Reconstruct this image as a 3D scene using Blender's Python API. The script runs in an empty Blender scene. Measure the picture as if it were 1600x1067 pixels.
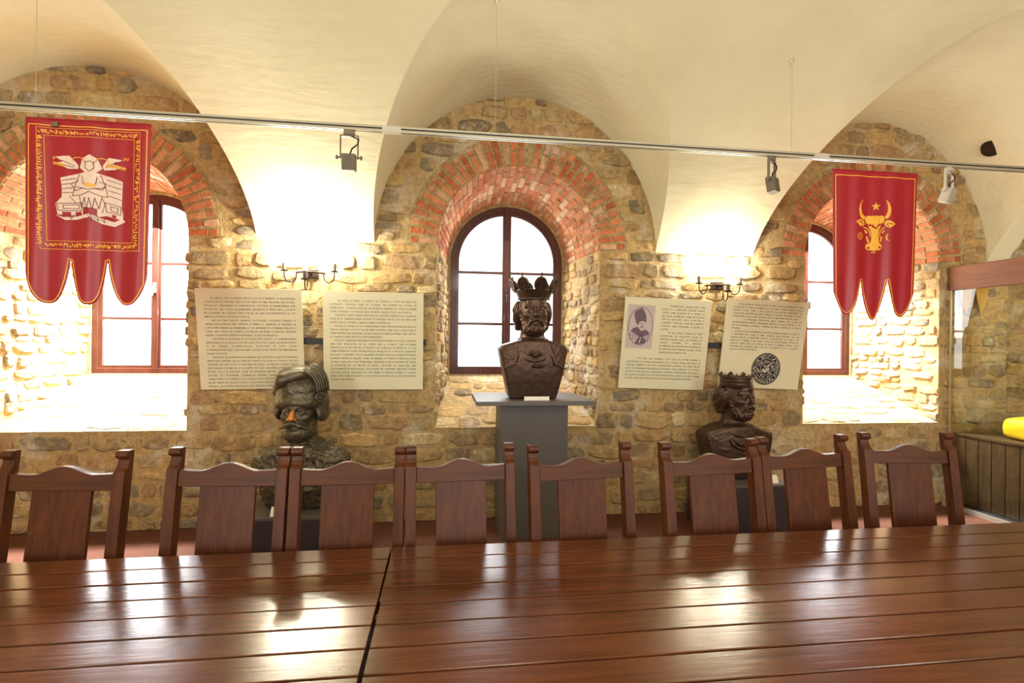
import bpy, bmesh, math, random
import numpy as np
from math import sin, cos, pi, sqrt, hypot, radians, atan2
from mathutils import Vector, Matrix, geometry

# ------------------------------------------------------------------ camera, world, exposure, lights
S = bpy.context.scene
F = 812.0; TH = math.atan(107 / 812.0); RHO = 0.011; EYE = 1.60; DIST = 4.68
fw = Vector((sin(TH), cos(TH), 0)); rt0 = Vector((cos(TH), -sin(TH), 0)); up0 = Vector((0, 0, 1))
rt = rt0 * cos(RHO) + up0 * sin(RHO); up = -rt0 * sin(RHO) + up0 * cos(RHO)
camd = bpy.data.cameras.new('camera'); cam = bpy.data.objects.new('camera', camd)
S.collection.objects.link(cam); S.camera = cam
camd.sensor_fit = 'HORIZONTAL'; camd.sensor_width = 36.0; camd.lens = 36.0 * F / 1600.0
camd.clip_start = 0.05; camd.clip_end = 100
M = Matrix((rt, up, -fw)).transposed().to_4x4(); M.translation = Vector((0, -DIST, EYE))
cam.matrix_world = M

w = bpy.data.worlds.new('world'); S.world = w; w.use_nodes = True
w.node_tree.nodes['Background'].inputs[0].default_value = (0.85, 0.92, 1.0, 1)
w.node_tree.nodes['Background'].inputs[1].default_value = 1.0
S.view_settings.view_transform = 'Standard'; S.view_settings.look = 'None'
S.view_settings.exposure = 0.18; S.view_settings.gamma = 1.0; S.view_settings.use_curve_mapping = False
try:
    S.cycles.use_denoising = True; S.cycles.max_bounces = 8; S.cycles.diffuse_bounces = 5
    S.cycles.glossy_bounces = 4; S.cycles.transmission_bounces = 6; S.cycles.sample_clamp_indirect = 6
    S.cycles.caustics_reflective = False; S.cycles.caustics_refractive = False
except Exception: pass

def area(name, loc, target, sx, sy, power, col):
    d = bpy.data.lights.new(name, 'AREA'); d.shape = 'RECTANGLE'; d.size = sx; d.size_y = sy
    d.energy = power; d.color = col
    o = bpy.data.objects.new(name, d); S.collection.objects.link(o); o.location = loc
    o.rotation_euler = (Vector(target) - Vector(loc)).to_track_quat('-Z', 'Y').to_euler()
    return o
def point(name, loc, power, col, r=0.03):
    d = bpy.data.lights.new(name, 'POINT'); d.energy = power; d.color = col; d.shadow_soft_size = r
    o = bpy.data.objects.new(name, d); S.collection.objects.link(o); o.location = loc
    return o

XC = [-2.88, 0.68, 4.25]              # centres of the three window niches
SPR = 2.45                            # springing height of arches and vault
WIN_POWER = [50, 22, 36]; SKY_POWER = [250, 14, 140]
# daylight entering through the three windows (just inside each pane)
for i, xc in enumerate(XC):
    area('window_daylight', (xc, 0.93, 2.1), (xc, -3, 1.2), 1.05, 1.6, WIN_POWER[i], (0.93, 0.97, 1.0))
    l = area('window_skylight', (xc, 0.90, 2.72), (xc + (-0.25, 0, 0.12)[i], 0.50, 1.2), 0.7, 0.35, SKY_POWER[i], (0.95, 0.98, 1.0)); l.data.spread = radians(96)
# fill light added behind the camera; the wall there has no windows
for xb in (-2.6, 0.9, 4.1):
    area('rear_fill_light', (xb, -6.9, 1.9), (xb, 0, 1.7), 1.2, 1.7, 64, (1.0, 1.0, 0.98))
# ambient lights added behind the camera to brighten the room, without fixtures
for xb in (-2.4, 0.4, 3.2):
    point('ambient_fill_light', (xb, -4.9, 2.9), 50, (1.0, 0.97, 0.86), 0.15)
# spotlight of the showcase
point('showcase_lamp', (5.50, -0.85, 1.98), 12, (1.0, 0.98, 0.90), 0.05)

# ------------------------------------------------------------------ materials
MATS = {}
def newmat(name):
    m = bpy.data.materials.new(name); m.use_nodes = True; nt = m.node_tree
    b = nt.nodes['Principled BSDF']; MATS[name] = m
    return m, nt, b
def nd(nt, t, **kw):
    n = nt.nodes.new(t)
    for k, v in kw.items():
        if k.startswith('i_'): n.inputs[k[2:].replace('_', ' ')].default_value = v
        else: setattr(n, k, v)
    return n
def srgb(r, g, b):
    f = lambda c: (c / 255 / 12.92) if c / 255 <= 0.04045 else ((c / 255 + 0.055) / 1.055) ** 2.4
    return (f(r), f(g), f(b), 1)
def plain(name, col, rough=0.6, metal=0.0, nscale=20, namt=0.12, bump=0.0, bscale=60, spec=0.5, coat=0.0):
    m, nt, b = newmat(name); L = nt.links
    tc = nd(nt, 'ShaderNodeTexCoord'); n = nd(nt, 'ShaderNodeTexNoise', i_Scale=nscale, i_Detail=5.0)
    L.new(tc.outputs['Object'], n.inputs['Vector'])
    r = nd(nt, 'ShaderNodeValToRGB'); L.new(n.outputs['Fac'], r.inputs[0])
    r.color_ramp.elements[0].position = 0.3; r.color_ramp.elements[1].position = 0.7
    r.color_ramp.elements[0].color = [c * (1 - namt) for c in col[:3]] + [1]
    r.color_ramp.elements[1].color = [min(1, c * (1 + namt)) for c in col[:3]] + [1]
    L.new(r.outputs[0], b.inputs['Base Color'])
    b.inputs['Roughness'].default_value = rough; b.inputs['Metallic'].default_value = metal
    b.inputs['Specular IOR Level'].default_value = spec; b.inputs['Coat Weight'].default_value = coat
    if bump:
        n2 = nd(nt, 'ShaderNodeTexNoise', i_Scale=bscale, i_Detail=6.0); L.new(tc.outputs['Object'], n2.inputs['Vector'])
        bp = nd(nt, 'ShaderNodeBump', i_Strength=bump, i_Distance=0.01)
        L.new(n2.outputs['Fac'], bp.inputs['Height']); L.new(bp.outputs[0], b.inputs['Normal'])
    return m
def wood(name, dark, light, axis, rough=0.25, coat=0.4, patch=0.5):
    m, nt, b = newmat(name); L = nt.links
    tc = nd(nt, 'ShaderNodeTexCoord'); mp = nd(nt, 'ShaderNodeMapping')
    sc = {'x': (0.9, 14, 14), 'y': (14, 0.9, 14), 'z': (14, 14, 0.9)}[axis]
    mp.inputs['Scale'].default_value = sc
    L.new(tc.outputs['Object'], mp.inputs['Vector'])
    n = nd(nt, 'ShaderNodeTexNoise', i_Scale=3.0, i_Detail=9.0, i_Roughness=0.65, i_Distortion=0.6)
    L.new(mp.outputs[0], n.inputs['Vector'])
    n2 = nd(nt, 'ShaderNodeTexNoise', i_Scale=2.2, i_Detail=2.0); L.new(tc.outputs['Object'], n2.inputs['Vector'])
    at = nd(nt, 'ShaderNodeAttribute', attribute_name='Col')
    mx = nd(nt, 'ShaderNodeMath', operation='MULTIPLY_ADD'); L.new(n2.outputs['Fac'], mx.inputs[0])
    mx.inputs[1].default_value = patch; L.new(n.outputs['Fac'], mx.inputs[2])
    r = nd(nt, 'ShaderNodeValToRGB'); L.new(mx.outputs[0], r.inputs[0])
    r.color_ramp.elements[0].position = 0.45; r.color_ramp.elements[1].position = 1.0
    r.color_ramp.elements[0].color = dark; r.color_ramp.elements[1].color = light
    L.new(r.outputs[0], b.inputs['Base Color'])
    rr = nd(nt, 'ShaderNodeMapRange'); L.new(n2.outputs['Fac'], rr.inputs[0])
    rr.inputs[3].default_value = rough * 0.75; rr.inputs[4].default_value = rough * 1.3
    L.new(rr.outputs[0], b.inputs['Roughness'])
    b.inputs['Specular IOR Level'].default_value = 0.36 if name == 'table_wood' else 0.26; b.inputs['Coat Weight'].default_value = coat; b.inputs['Coat Roughness'].default_value = 0.12
    bp = nd(nt, 'ShaderNodeBump', i_Strength=0.12, i_Distance=0.004)
    L.new(n.outputs['Fac'], bp.inputs['Height']); L.new(bp.outputs[0], b.inputs['Normal'])
    return m
def stonemat(name, useattr, col=(0.5, 0.4, 0.25), wash=0.62, bump=0.7, washcol=(0.75, 0.70, 0.58, 1), smear=0.55):
    m, nt, b = newmat(name); L = nt.links
    tc = nd(nt, 'ShaderNodeTexCoord')
    n1 = nd(nt, 'ShaderNodeTexNoise', i_Scale=22.0, i_Detail=8.0, i_Roughness=0.7); L.new(tc.outputs['Object'], n1.inputs['Vector'])
    n2 = nd(nt, 'ShaderNodeTexNoise', i_Scale=2.6, i_Detail=6.0, i_Roughness=0.65); L.new(tc.outputs['Object'], n2.inputs['Vector'])
    n3 = nd(nt, 'ShaderNodeTexNoise', i_Scale=75.0, i_Detail=6.0, i_Roughness=0.7); L.new(tc.outputs['Object'], n3.inputs['Vector'])
    r1 = nd(nt, 'ShaderNodeValToRGB'); L.new(n1.outputs['Fac'], r1.inputs[0])
    r1.color_ramp.elements[0].position = 0.28; r1.color_ramp.elements[1].position = 0.72
    r1.color_ramp.elements[0].color = (0.55, 0.52, 0.48, 1); r1.color_ramp.elements[1].color = (1.25, 1.22, 1.15, 1)
    mul = nd(nt, 'ShaderNodeMix', data_type='RGBA', blend_type='MULTIPLY'); mul.inputs[0].default_value = 1
    if useattr:
        at = nd(nt, 'ShaderNodeAttribute', attribute_name='Col'); L.new(at.outputs['Color'], mul.inputs[6])
    else: mul.inputs[6].default_value = (*col, 1)
    L.new(r1.outputs[0], mul.inputs[7])
    r2 = nd(nt, 'ShaderNodeValToRGB'); L.new(n2.outputs['Fac'], r2.inputs[0])
    r2.color_ramp.elements[0].position = wash; r2.color_ramp.elements[1].position = wash + 0.09
    mw = nd(nt, 'ShaderNodeMath', operation='MULTIPLY'); L.new(r2.outputs[0], mw.inputs[0]); L.new(n1.outputs['Fac'], mw.inputs[1])
    mx = nd(nt, 'ShaderNodeMix', data_type='RGBA'); L.new(mw.outputs[0], mx.inputs[0])
    L.new(mul.outputs[2], mx.inputs[6]); mx.inputs[7].default_value = washcol
    n4 = nd(nt, 'ShaderNodeTexNoise', i_Scale=7.0, i_Detail=9.0, i_Roughness=0.72, i_Distortion=0.8); L.new(tc.outputs['Object'], n4.inputs['Vector'])
    r4 = nd(nt, 'ShaderNodeValToRGB'); L.new(n4.outputs['Fac'], r4.inputs[0])
    r4.color_ramp.elements[0].position = 0.50; r4.color_ramp.elements[1].position = 0.60
    k4 = nd(nt, 'ShaderNodeMath', operation='MULTIPLY'); k4.inputs[1].default_value = smear; L.new(r4.outputs[0], k4.inputs[0])
    m4 = nd(nt, 'ShaderNodeMix', data_type='RGBA'); L.new(k4.outputs[0], m4.inputs[0]); L.new(mx.outputs[2], m4.inputs[6]); m4.inputs[7].default_value = srgb(214, 184, 128)
    r5 = nd(nt, 'ShaderNodeValToRGB'); L.new(n3.outputs['Fac'], r5.inputs[0])
    r5.color_ramp.elements[0].position = 0.30; r5.color_ramp.elements[1].position = 0.52
    r5.color_ramp.elements[0].color = (0.64, 0.55, 0.43, 1); r5.color_ramp.elements[1].color = (1.06, 1.05, 1.03, 1)
    m5 = nd(nt, 'ShaderNodeMix', data_type='RGBA', blend_type='MULTIPLY'); m5.inputs[0].default_value = 0.8
    L.new(m4.outputs[2], m5.inputs[6]); L.new(r5.outputs[0], m5.inputs[7]); L.new(m5.outputs[2], b.inputs['Base Color'])
    b.inputs['Roughness'].default_value = 0.9; b.inputs['Specular IOR Level'].default_value = 0.15
    add = nd(nt, 'ShaderNodeMath', operation='MULTIPLY_ADD'); L.new(n3.outputs['Fac'], add.inputs[0]); add.inputs[1].default_value = 0.35
    L.new(n1.outputs['Fac'], add.inputs[2])
    bp = nd(nt, 'ShaderNodeBump', i_Strength=bump, i_Distance=0.035)
    L.new(add.outputs[0], bp.inputs['Height']); L.new(bp.outputs[0], b.inputs['Normal'])
    return m
def emis(name, col, st):
    m, nt, b = newmat(name)
    b.inputs['Base Color'].default_value = (0.8, 0.8, 0.8, 1); b.inputs['Roughness'].default_value = 0.3
    b.inputs['Emission Color'].default_value = col; b.inputs['Emission Strength'].default_value = st
    n = nd(nt, 'ShaderNodeTexNoise', i_Scale=90.0); bp = nd(nt, 'ShaderNodeBump', i_Strength=0.3)
    nt.links.new(n.outputs['Fac'], bp.inputs['Height']); nt.links.new(bp.outputs[0], b.inputs['Normal'])
    return m

stone_m = stonemat('rubble_stone', True, bump=0.85, wash=0.55, washcol=(0.80, 0.76, 0.64, 1))
mortar_m = stonemat('ochre_mortar', False, srgb(212, 184, 134)[:3], wash=0.52, bump=1.0, washcol=(0.80, 0.76, 0.64, 1))
brick_m = stonemat('red_brick', True, smear=0.15, bump=0.4, wash=0.575, washcol=(0.72, 0.62, 0.52, 1))
bmortar_m = stonemat('brick_mortar', False, srgb(180, 164, 122)[:3], wash=0.62, bump=0.8)
frame_m = wood('window_wood', srgb(58, 28, 22), srgb(92, 48, 36), 'z', 0.4, 0.2)
pane_m = [emis('frosted_pane_bright', (0.86, 0.93, 1, 1), 5.0), emis('frosted_pane', (0.95, 0.98, 1, 1), 1.6), emis('frosted_pane_side', (0.86, 0.93, 1, 1), 4.5)]
tablew = wood('table_wood', srgb(46, 22, 12), srgb(94, 52, 27), 'x', 0.19, 0.0, 0.75)
chair_x = wood('chair_wood_horizontal', srgb(44, 20, 8), srgb(90, 47, 20), 'x', 0.4, 0.0)
chair_z = wood('chair_wood_vertical', srgb(42, 19, 8), srgb(92, 46, 19), 'z', 0.38, 0.0)
casew = wood('case_wood', srgb(56, 40, 32), srgb(104, 78, 64), 'z', 0.35, 0.2)
beamw = wood('beam_wood', srgb(96, 60, 42), srgb(132, 88, 62), 'y', 0.75, 0.0)
bronze = plain('dark_bronze', srgb(78, 57, 46), 0.38, 0.6, 30, 0.25, 0.25, 90)
bronze_g = plain('grey_green_bronze', srgb(94, 86, 70), 0.38, 0.65, 26, 0.3, 0.5, 70)
polish = plain('polished_bronze', srgb(220, 150, 84), 0.3, 0.7, 40, 0.1)
ped_m = plain('grey_painted_board', srgb(88, 82, 78), 0.45, 0, 8, 0.05)
ped_d = plain('dark_painted_board', srgb(52, 46, 50), 0.45, 0, 8, 0.05)
panel_m = plain('cream_board', srgb(222, 216, 182), 0.6, 0, 3, 0.03)
ink = plain('black_print', srgb(60, 56, 50), 0.7, 0, 10, 0.02)
violet = plain('violet_print', srgb(138, 122, 128), 0.7, 0, 60, 0.2)
violet_d = plain('dark_violet_print', srgb(108, 90, 102), 0.7, 0, 60, 0.2)
violet_l = plain('pale_violet_print', srgb(196, 180, 176), 0.7, 0, 60, 0.12)
paper = plain('white_card', srgb(238, 232, 215), 0.6, 0, 3, 0.02)
black_m = plain('black_metal', srgb(38, 34, 36), 0.5, 0.3, 10, 0.05)
iron = plain('dark_iron', srgb(52, 36, 32), 0.45, 0.7, 20, 0.1)
alu = plain('track_aluminium', srgb(190, 184, 168), 0.35, 0.5, 10, 0.05)
alu_d = plain('track_groove', srgb(36, 34, 36), 0.5, 0, 10, 0.05)
spot_m = plain('spotlight_grey', srgb(122, 112, 98), 0.45, 0.4, 10, 0.05)
spot_w = plain('spotlight_white', srgb(196, 190, 178), 0.45, 0.1, 10, 0.05)
red_m = plain('red_satin', srgb(158, 14, 36), 0.42, 0, 4, 0.08)
gold_m = plain('gold_thread', srgb(240, 176, 62), 0.5, 0, 40, 0.1)
cream_m = plain('cream_print', srgb(232, 206, 190), 0.6, 0, 60, 0.08)
plum_m = plain('plum_print', srgb(110, 40, 56), 0.6, 0, 60, 0.1)
ochre_m = plain('ochre_cloth', srgb(186, 142, 34), 0.6, 0, 8, 0.1)
yellow_m = plain('yellow_cloth', srgb(248, 206, 30), 0.6, 0, 8, 0.06)
floor_m = plain('terracotta_floor', srgb(92, 56, 40), 0.8, 0, 3, 0.12, 0.1, 30, 0.15)
candle_m = plain('candle_sleeve', srgb(90, 76, 70), 0.5, 0, 10, 0.1)
bulb_m = emis('lit_bulb', (1, 0.85, 0.6, 1), 22)
dark_m = plain('dark_hollow', srgb(22, 18, 16), 0.9, 0, 10, 0.1)
# plaster with faint stains and trowel marks
def plastermat():
    m, nt, b = newmat('cream_plaster'); L = nt.links
    tc = nd(nt, 'ShaderNodeTexCoord')
    n1 = nd(nt, 'ShaderNodeTexNoise', i_Scale=1.1, i_Detail=6.0, i_Roughness=0.6); L.new(tc.outputs['Object'], n1.inputs['Vector'])
    r = nd(nt, 'ShaderNodeValToRGB'); L.new(n1.outputs['Fac'], r.inputs[0])
    e = r.color_ramp.elements; e[0].position = 0.3; e[0].color = srgb(212, 202, 168); e[1].position = 0.7; e[1].color = srgb(226, 218, 186)
    n2 = nd(nt, 'ShaderNodeTexNoise', i_Scale=2.3, i_Detail=7.0, i_Roughness=0.75, i_Distortion=0.5); L.new(tc.outputs['Object'], n2.inputs['Vector'])
    r2 = nd(nt, 'ShaderNodeValToRGB'); L.new(n2.outputs['Fac'], r2.inputs[0])
    r2.color_ramp.elements[0].position = 0.70; r2.color_ramp.elements[1].position = 0.80
    mx = nd(nt, 'ShaderNodeMix', data_type='RGBA'); mw = nd(nt, 'ShaderNodeMath', operation='MULTIPLY'); mw.inputs[1].default_value = 0.5
    L.new(r2.outputs[0], mw.inputs[0]); L.new(mw.outputs[0], mx.inputs[0]); L.new(r.outputs[0], mx.inputs[6]); mx.inputs[7].default_value = srgb(150, 138, 112)
    L.new(mx.outputs[2], b.inputs['Base Color'])
    mp = nd(nt, 'ShaderNodeMapping'); mp.inputs['Scale'].default_value = (3, 9, 9); L.new(tc.outputs['Object'], mp.inputs['Vector'])
    n3 = nd(nt, 'ShaderNodeTexNoise', i_Scale=2.0, i_Detail=7.0); L.new(mp.outputs[0], n3.inputs['Vector'])
    bp = nd(nt, 'ShaderNodeBump', i_Strength=0.35, i_Distance=0.02); L.new(n3.outputs['Fac'], bp.inputs['Height']); L.new(bp.outputs[0], b.inputs['Normal'])
    b.inputs['Roughness'].default_value = 0.85; b.inputs['Specular IOR Level'].default_value = 0.2
    return m
plaster_m = plastermat()
def glassmat():
    m, nt, b = newmat('showcase_glass')
    b.inputs['Base Color'].default_value = (0.93, 0.97, 0.88, 1); b.inputs['Roughness'].default_value = 0.0
    b.inputs['Transmission Weight'].default_value = 1.0; b.inputs['IOR'].default_value = 1.5
    g = nt.nodes.new('ShaderNodeBsdfTransparent'); g.inputs[0].default_value = (0.93, 0.95, 0.86, 1)
    gl = nt.nodes.new('ShaderNodeBsdfGlossy'); gl.inputs['Roughness'].default_value = 0.0
    fr = nt.nodes.new('ShaderNodeFresnel'); fr.inputs[0].default_value = 1.5
    mx = nt.nodes.new('ShaderNodeMixShader'); L = nt.links
    ge = nt.nodes.new('ShaderNodeNewGeometry'); iv = nt.nodes.new('ShaderNodeMath'); iv.operation = 'SUBTRACT'; iv.inputs[0].default_value = 1.0
    mu = nt.nodes.new('ShaderNodeMath'); mu.operation = 'MULTIPLY'; L.new(ge.outputs['Backfacing'], iv.inputs[1]); L.new(iv.outputs[0], mu.inputs[0]); L.new(fr.outputs[0], mu.inputs[1])
    m2 = nt.nodes.new('ShaderNodeMath'); m2.operation = 'MULTIPLY'; m2.inputs[1].default_value = 1.7; m2.use_clamp = True; L.new(mu.outputs[0], m2.inputs[0])
    L.new(m2.outputs[0], mx.inputs[0]); L.new(g.outputs[0], mx.inputs[1]); L.new(gl.outputs[0], mx.inputs[2])
    L.new(mx.outputs[0], nt.nodes['Material Output'].inputs[0])
    return m
glass_m = glassmat()

# ------------------------------------------------------------------ helpers
class MB:
    """collects vertices and faces for ONE mesh object"""
    def __init__(s): s.v = []; s.f = []; s.c = []; s.col = (0.5, 0.5, 0.5)
    def add(s, vs, fs, col=None):
        o = len(s.v); s.v.extend([tuple(p) for p in vs]); s.f.extend([tuple(i + o for i in f) for f in fs])
        s.c.extend([col or s.col] * len(vs))
    def box(s, x0, x1, y0, y1, z0, z1, T=None):
        vs = [Vector((x, y, z)) for z in (z0, z1) for y in (y0, y1) for x in (x0, x1)]
        if T is not None: vs = [T @ v for v in vs]
        s.add(vs, [(0, 2, 3, 1), (4, 5, 7, 6), (0, 1, 5, 4), (2, 6, 7, 3), (0, 4, 6, 2), (1, 3, 7, 5)])
    def prism(s, pts, axis, a0, a1, T=None):
        n = len(pts)
        mk = {'x': lambda a, p: Vector((a, p[0], p[1])), 'y': lambda a, p: Vector((p[0], a, p[1])), 'z': lambda a, p: Vector((p[0], p[1], a))}[axis]
        vs = [mk(a0, p) for p in pts] + [mk(a1, p) for p in pts]
        if T is not None: vs = [T @ v for v in vs]
        s.add(vs, [tuple(range(n))[::-1], tuple(range(n, 2 * n))] + [(i, (i + 1) % n, n + (i + 1) % n, n + i) for i in range(n)])
    def tube(s, pts, r, n=10, caps=True, r1=None):
        pts = [Vector(p) for p in pts]; k = len(pts); rings = []
        up_ = Vector((0, 0, 1)); prev = None
        for i, p in enumerate(pts):
            t = (pts[min(i + 1, k - 1)] - pts[max(i - 1, 0)]).normalized()
            if prev is None:
                a = t.orthogonal().normalized()
            else:
                a = (prev - t * prev.dot(t)); a = a.normalized() if a.length > 1e-6 else t.orthogonal().normalized()
            prev = a; b = t.cross(a)
            rr = r if r1 is None else r + (r1 - r) * i / (k - 1)
            if callable(r): rr = r(i / (k - 1))
            rings.append([p + (a * cos(2 * pi * j / n) + b * sin(2 * pi * j / n)) * rr for j in range(n)])
        vs = [q for rg in rings for q in rg]
        fs = [(i * n + j, i * n + (j + 1) % n, (i + 1) * n + (j + 1) % n, (i + 1) * n + j) for i in range(k - 1) for j in range(n)]
        if caps: fs += [tuple(range(n))[::-1], tuple((k - 1) * n + j for j in range(n))]
        s.add(vs, fs)
    def lathe(s, prof, n=24, T=None, c=(0, 0)):
        vs = [Vector((c[0] + r * cos(2 * pi * j / n), c[1] + r * sin(2 * pi * j / n), z)) for r, z in prof for j in range(n)]
        if T is not None: vs = [T @ v for v in vs]
        k = len(prof)
        s.add(vs, [(i * n + j, i * n + (j + 1) % n, (i + 1) * n + (j + 1) % n, (i + 1) * n + j) for i in range(k - 1) for j in range(n)]
              + [tuple(range(n))[::-1], tuple((k - 1) * n + j for j in range(n))])
    def build(s, name, mat, parent=None, smooth=False, bevel=0, attr=False):
        me = bpy.data.meshes.new(name); me.from_pydata(s.v, [], s.f); me.materials.append(mat)
        if attr:
            a = me.color_attributes.new('Col', 'FLOAT_COLOR', 'POINT')
            a.data.foreach_set('color', np.array([(*c, 1.0) for c in s.c], dtype=np.float32).ravel())
        if smooth: me.polygons.foreach_set('use_smooth', [True] * len(me.polygons))
        me.update()
        o = bpy.data.objects.new(name, me); S.collection.objects.link(o)
        if parent: o.parent = parent
        if bevel:
            b = o.modifiers.new('bevel', 'BEVEL'); b.width = bevel; b.segments = 2; b.limit_method = 'ANGLE'
        return o
def tag(o, label=None, cat=None, group=None, kind=None):
    if label: o['label'] = label
    if cat: o['category'] = cat
    if group: o['group'] = group
    if kind: o['kind'] = kind
    return o
def empty(name, loc, rz=0):
    o = bpy.data.objects.new(name, None); S.collection.objects.link(o); o.location = loc; o.rotation_euler = (0, 0, rz)
    o.empty_display_size = 0.1
    return o
def copy_tree(o, parent=None):
    c = o.copy(); S.collection.objects.link(c)
    if parent: c.parent = parent
    for ch in [k for k in S.collection.objects if k.parent == o]: copy_tree(ch, c)
    return c

# ------------------------------------------------------------------ vault, walls, floor
VB, VH, LR, LM, LC, LK, VP = 3.5, 2.532, 1.291, 0.061, 1.37, 0.101, 1.235
X0, X1, YB = -5.2, 5.8, -7.0
def hb(d): return VH * max(0.0, 1 - max(0.0, 1 - d / VB) ** VP) ** (1 / VP)
def build_ceiling():
    mb = MB(); J = 90
    ds = [VB * (1 - (cos(pi / 2 * j / J)) ** (2 / VP)) for j in range(J + 1)]
    lo, hi = 0.1, VB                                        # depth where the lunette crown meets the barrel
    for _ in range(50):
        m = (lo + hi) / 2
        if hb(m) < LC + LK * m: lo = m
        else: hi = m
    ds = sorted(ds + [lo]); hs = [hb(d) for d in ds]; top = ds.index(lo)
    al = [sqrt(max(0, 1 - (hs[j] / (LC + LK * ds[j])) ** 2)) if j < top else 0.0 for j in range(len(ds))]
    aw = [(LR + LM * ds[j]) * al[j] for j in range(len(ds))]
    N = 20
    edges = []
    for j in range(len(ds)):
        e = [X0]
        for xc in XC: e += [xc - aw[j], xc + aw[j]]
        edges.append(e + [X1])
    for sgm in range(4):
        vs = []; fs = []
        for j in range(len(ds)):
            a, b = edges[j][2 * sgm], edges[j][2 * sgm + 1]
            for k in range(N + 1): vs.append((a + (b - a) * k / N, -ds[j], SPR + hs[j]))
        for j in range(len(ds) - 1):
            for k in range(N): fs.append((j * (N + 1) + k, j * (N + 1) + k + 1, (j + 1) * (N + 1) + k + 1, (j + 1) * (N + 1) + k))
        mb.add(vs, fs)
    for xc in XC:                                            # lunettes over the windows
        cols = [(j, -1) for j in range(top + 1)] + [(j, 1) for j in range(top - 1, -1, -1)]
        K = 10; vs = []; fs = []
        for j, sg in cols:
            sa = min(1.0, hs[j] / (LC + LK * ds[j])); ca = sg * sqrt(1 - sa * sa)
            for k in range(K + 1):
                d = -0.06 + (ds[j] + 0.06) * k / K
                r, c = LR + LM * d, LC + LK * d
                vs.append((xc + r * ca, -d, SPR + c * sa))
        for i in range(len(cols) - 1):
            for k in range(K): fs.append((i * (K + 1) + k, (i + 1) * (K + 1) + k, (i + 1) * (K + 1) + k + 1, i * (K + 1) + k + 1))
        mb.add(vs, fs)
    vs = []; fs = []                                          # far half of the barrel, behind the camera
    for j in range(len(ds)):
        for k in range(N + 1): vs.append((X0 + (X1 - X0) * k / N, YB + ds[j], SPR + hs[j]))
    for j in range(len(ds) - 1):
        for k in range(N): fs.append((j * (N + 1) + k, (j + 1) * (N + 1) + k, (j + 1) * (N + 1) + k + 1, j * (N + 1) + k + 1))
    mb.add(vs, fs)
    o = mb.build('ceiling', plaster_m, smooth=True)
    bm = bmesh.new(); bm.from_mesh(o.data); bmesh.ops.remove_doubles(bm, verts=bm.verts, dist=0.0008)
    for e in bm.edges:
        if len(e.link_faces) == 2 and e.calc_face_angle(0) > 0.22: e.smooth = False
    bm.to_mesh(o.data); bm.free()
    tag(o, 'cream plastered vault with groined lunettes over the windows', kind='structure')
build_ceiling()

PAL = [srgb(*c)[:3] for c in ((172, 152, 120), (198, 170, 124), (208, 176, 122), (156, 144, 124), (184, 152, 116), (218, 200, 156), (192, 162, 116), (182, 160, 122), (190, 156, 114), (146, 132, 112), (166, 142, 112))]
def stone_field(mb, a0, a1, b0, b1, mp, ok, push, rng, rows=(0.07, 0.17), wid=(0.10, 0.36), prot=(0.003, 0.024), skip=0.05, pal=PAL):
    b = b0
    while b < b1:
        h = rng.uniform(*rows); a = a0 - rng.uniform(0, 0.2)
        while a < a1:
            wd = rng.uniform(*wid) * (0.75 + h * 3); ca, cb = a + wd / 2, b + h / 2 + rng.uniform(-0.012, 0.012)
            a += wd
            if rng.random() < skip or not ok(ca, cb): continue
            n = 12; sx = wd / 2 * rng.uniform(0.88, 1.0); sy = h / 2 * rng.uniform(0.82, 1.0); rot = rng.uniform(-0.09, 0.09)
            ex = rng.uniform(0.35, 0.75); p = rng.uniform(*prot); ring = []
            for k in range(n):
                t = 2 * pi * (k + rng.uniform(-0.3, 0.3)) / n
                c, s_ = cos(t), sin(t)
                x = sx * math.copysign(abs(c) ** ex, c) * rng.uniform(0.80, 1.08); y = sy * math.copysign(abs(s_) ** ex, s_) * rng.uniform(0.78, 1.10)
                ring.append((x * cos(rot) - y * sin(rot), x * sin(rot) + y * cos(rot)))
            vs = []
            tilt = (rng.uniform(-0.4, 0.4), rng.uniform(-0.5, 0.5))
            for sc, pp in ((1.0, -0.01), (0.97, 0.45), (0.80, 1.0)):
                for (x, y) in ring:
                    q = push((ca, cb), (ca + x * sc, cb + y * sc))
                    vs.append(mp(q[0], q[1], p * (pp + (0.35 * (x / sx * tilt[0] + y / sy * tilt[1]) + rng.uniform(-0.15, 0.15) if pp > 0.5 else 0)) if pp > 0 else pp))
            q = push((ca, cb), (ca, cb)); vs.append(mp(q[0], q[1], p * 1.1))
            fs = []
            for r_ in range(2):
                for k in range(n): fs.append((r_ * n + k, r_ * n + (k + 1) % n, (r_ + 1) * n + (k + 1) % n, (r_ + 1) * n + k))
            for k in range(n): fs.append((2 * n + k, 2 * n + (k + 1) % n, 3 * n))
            col = rng.choice(pal); g = rng.uniform(0.82, 1.15); mb.add(vs, fs, tuple(min(1, cc * g) for cc in col))
        b += h
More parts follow.
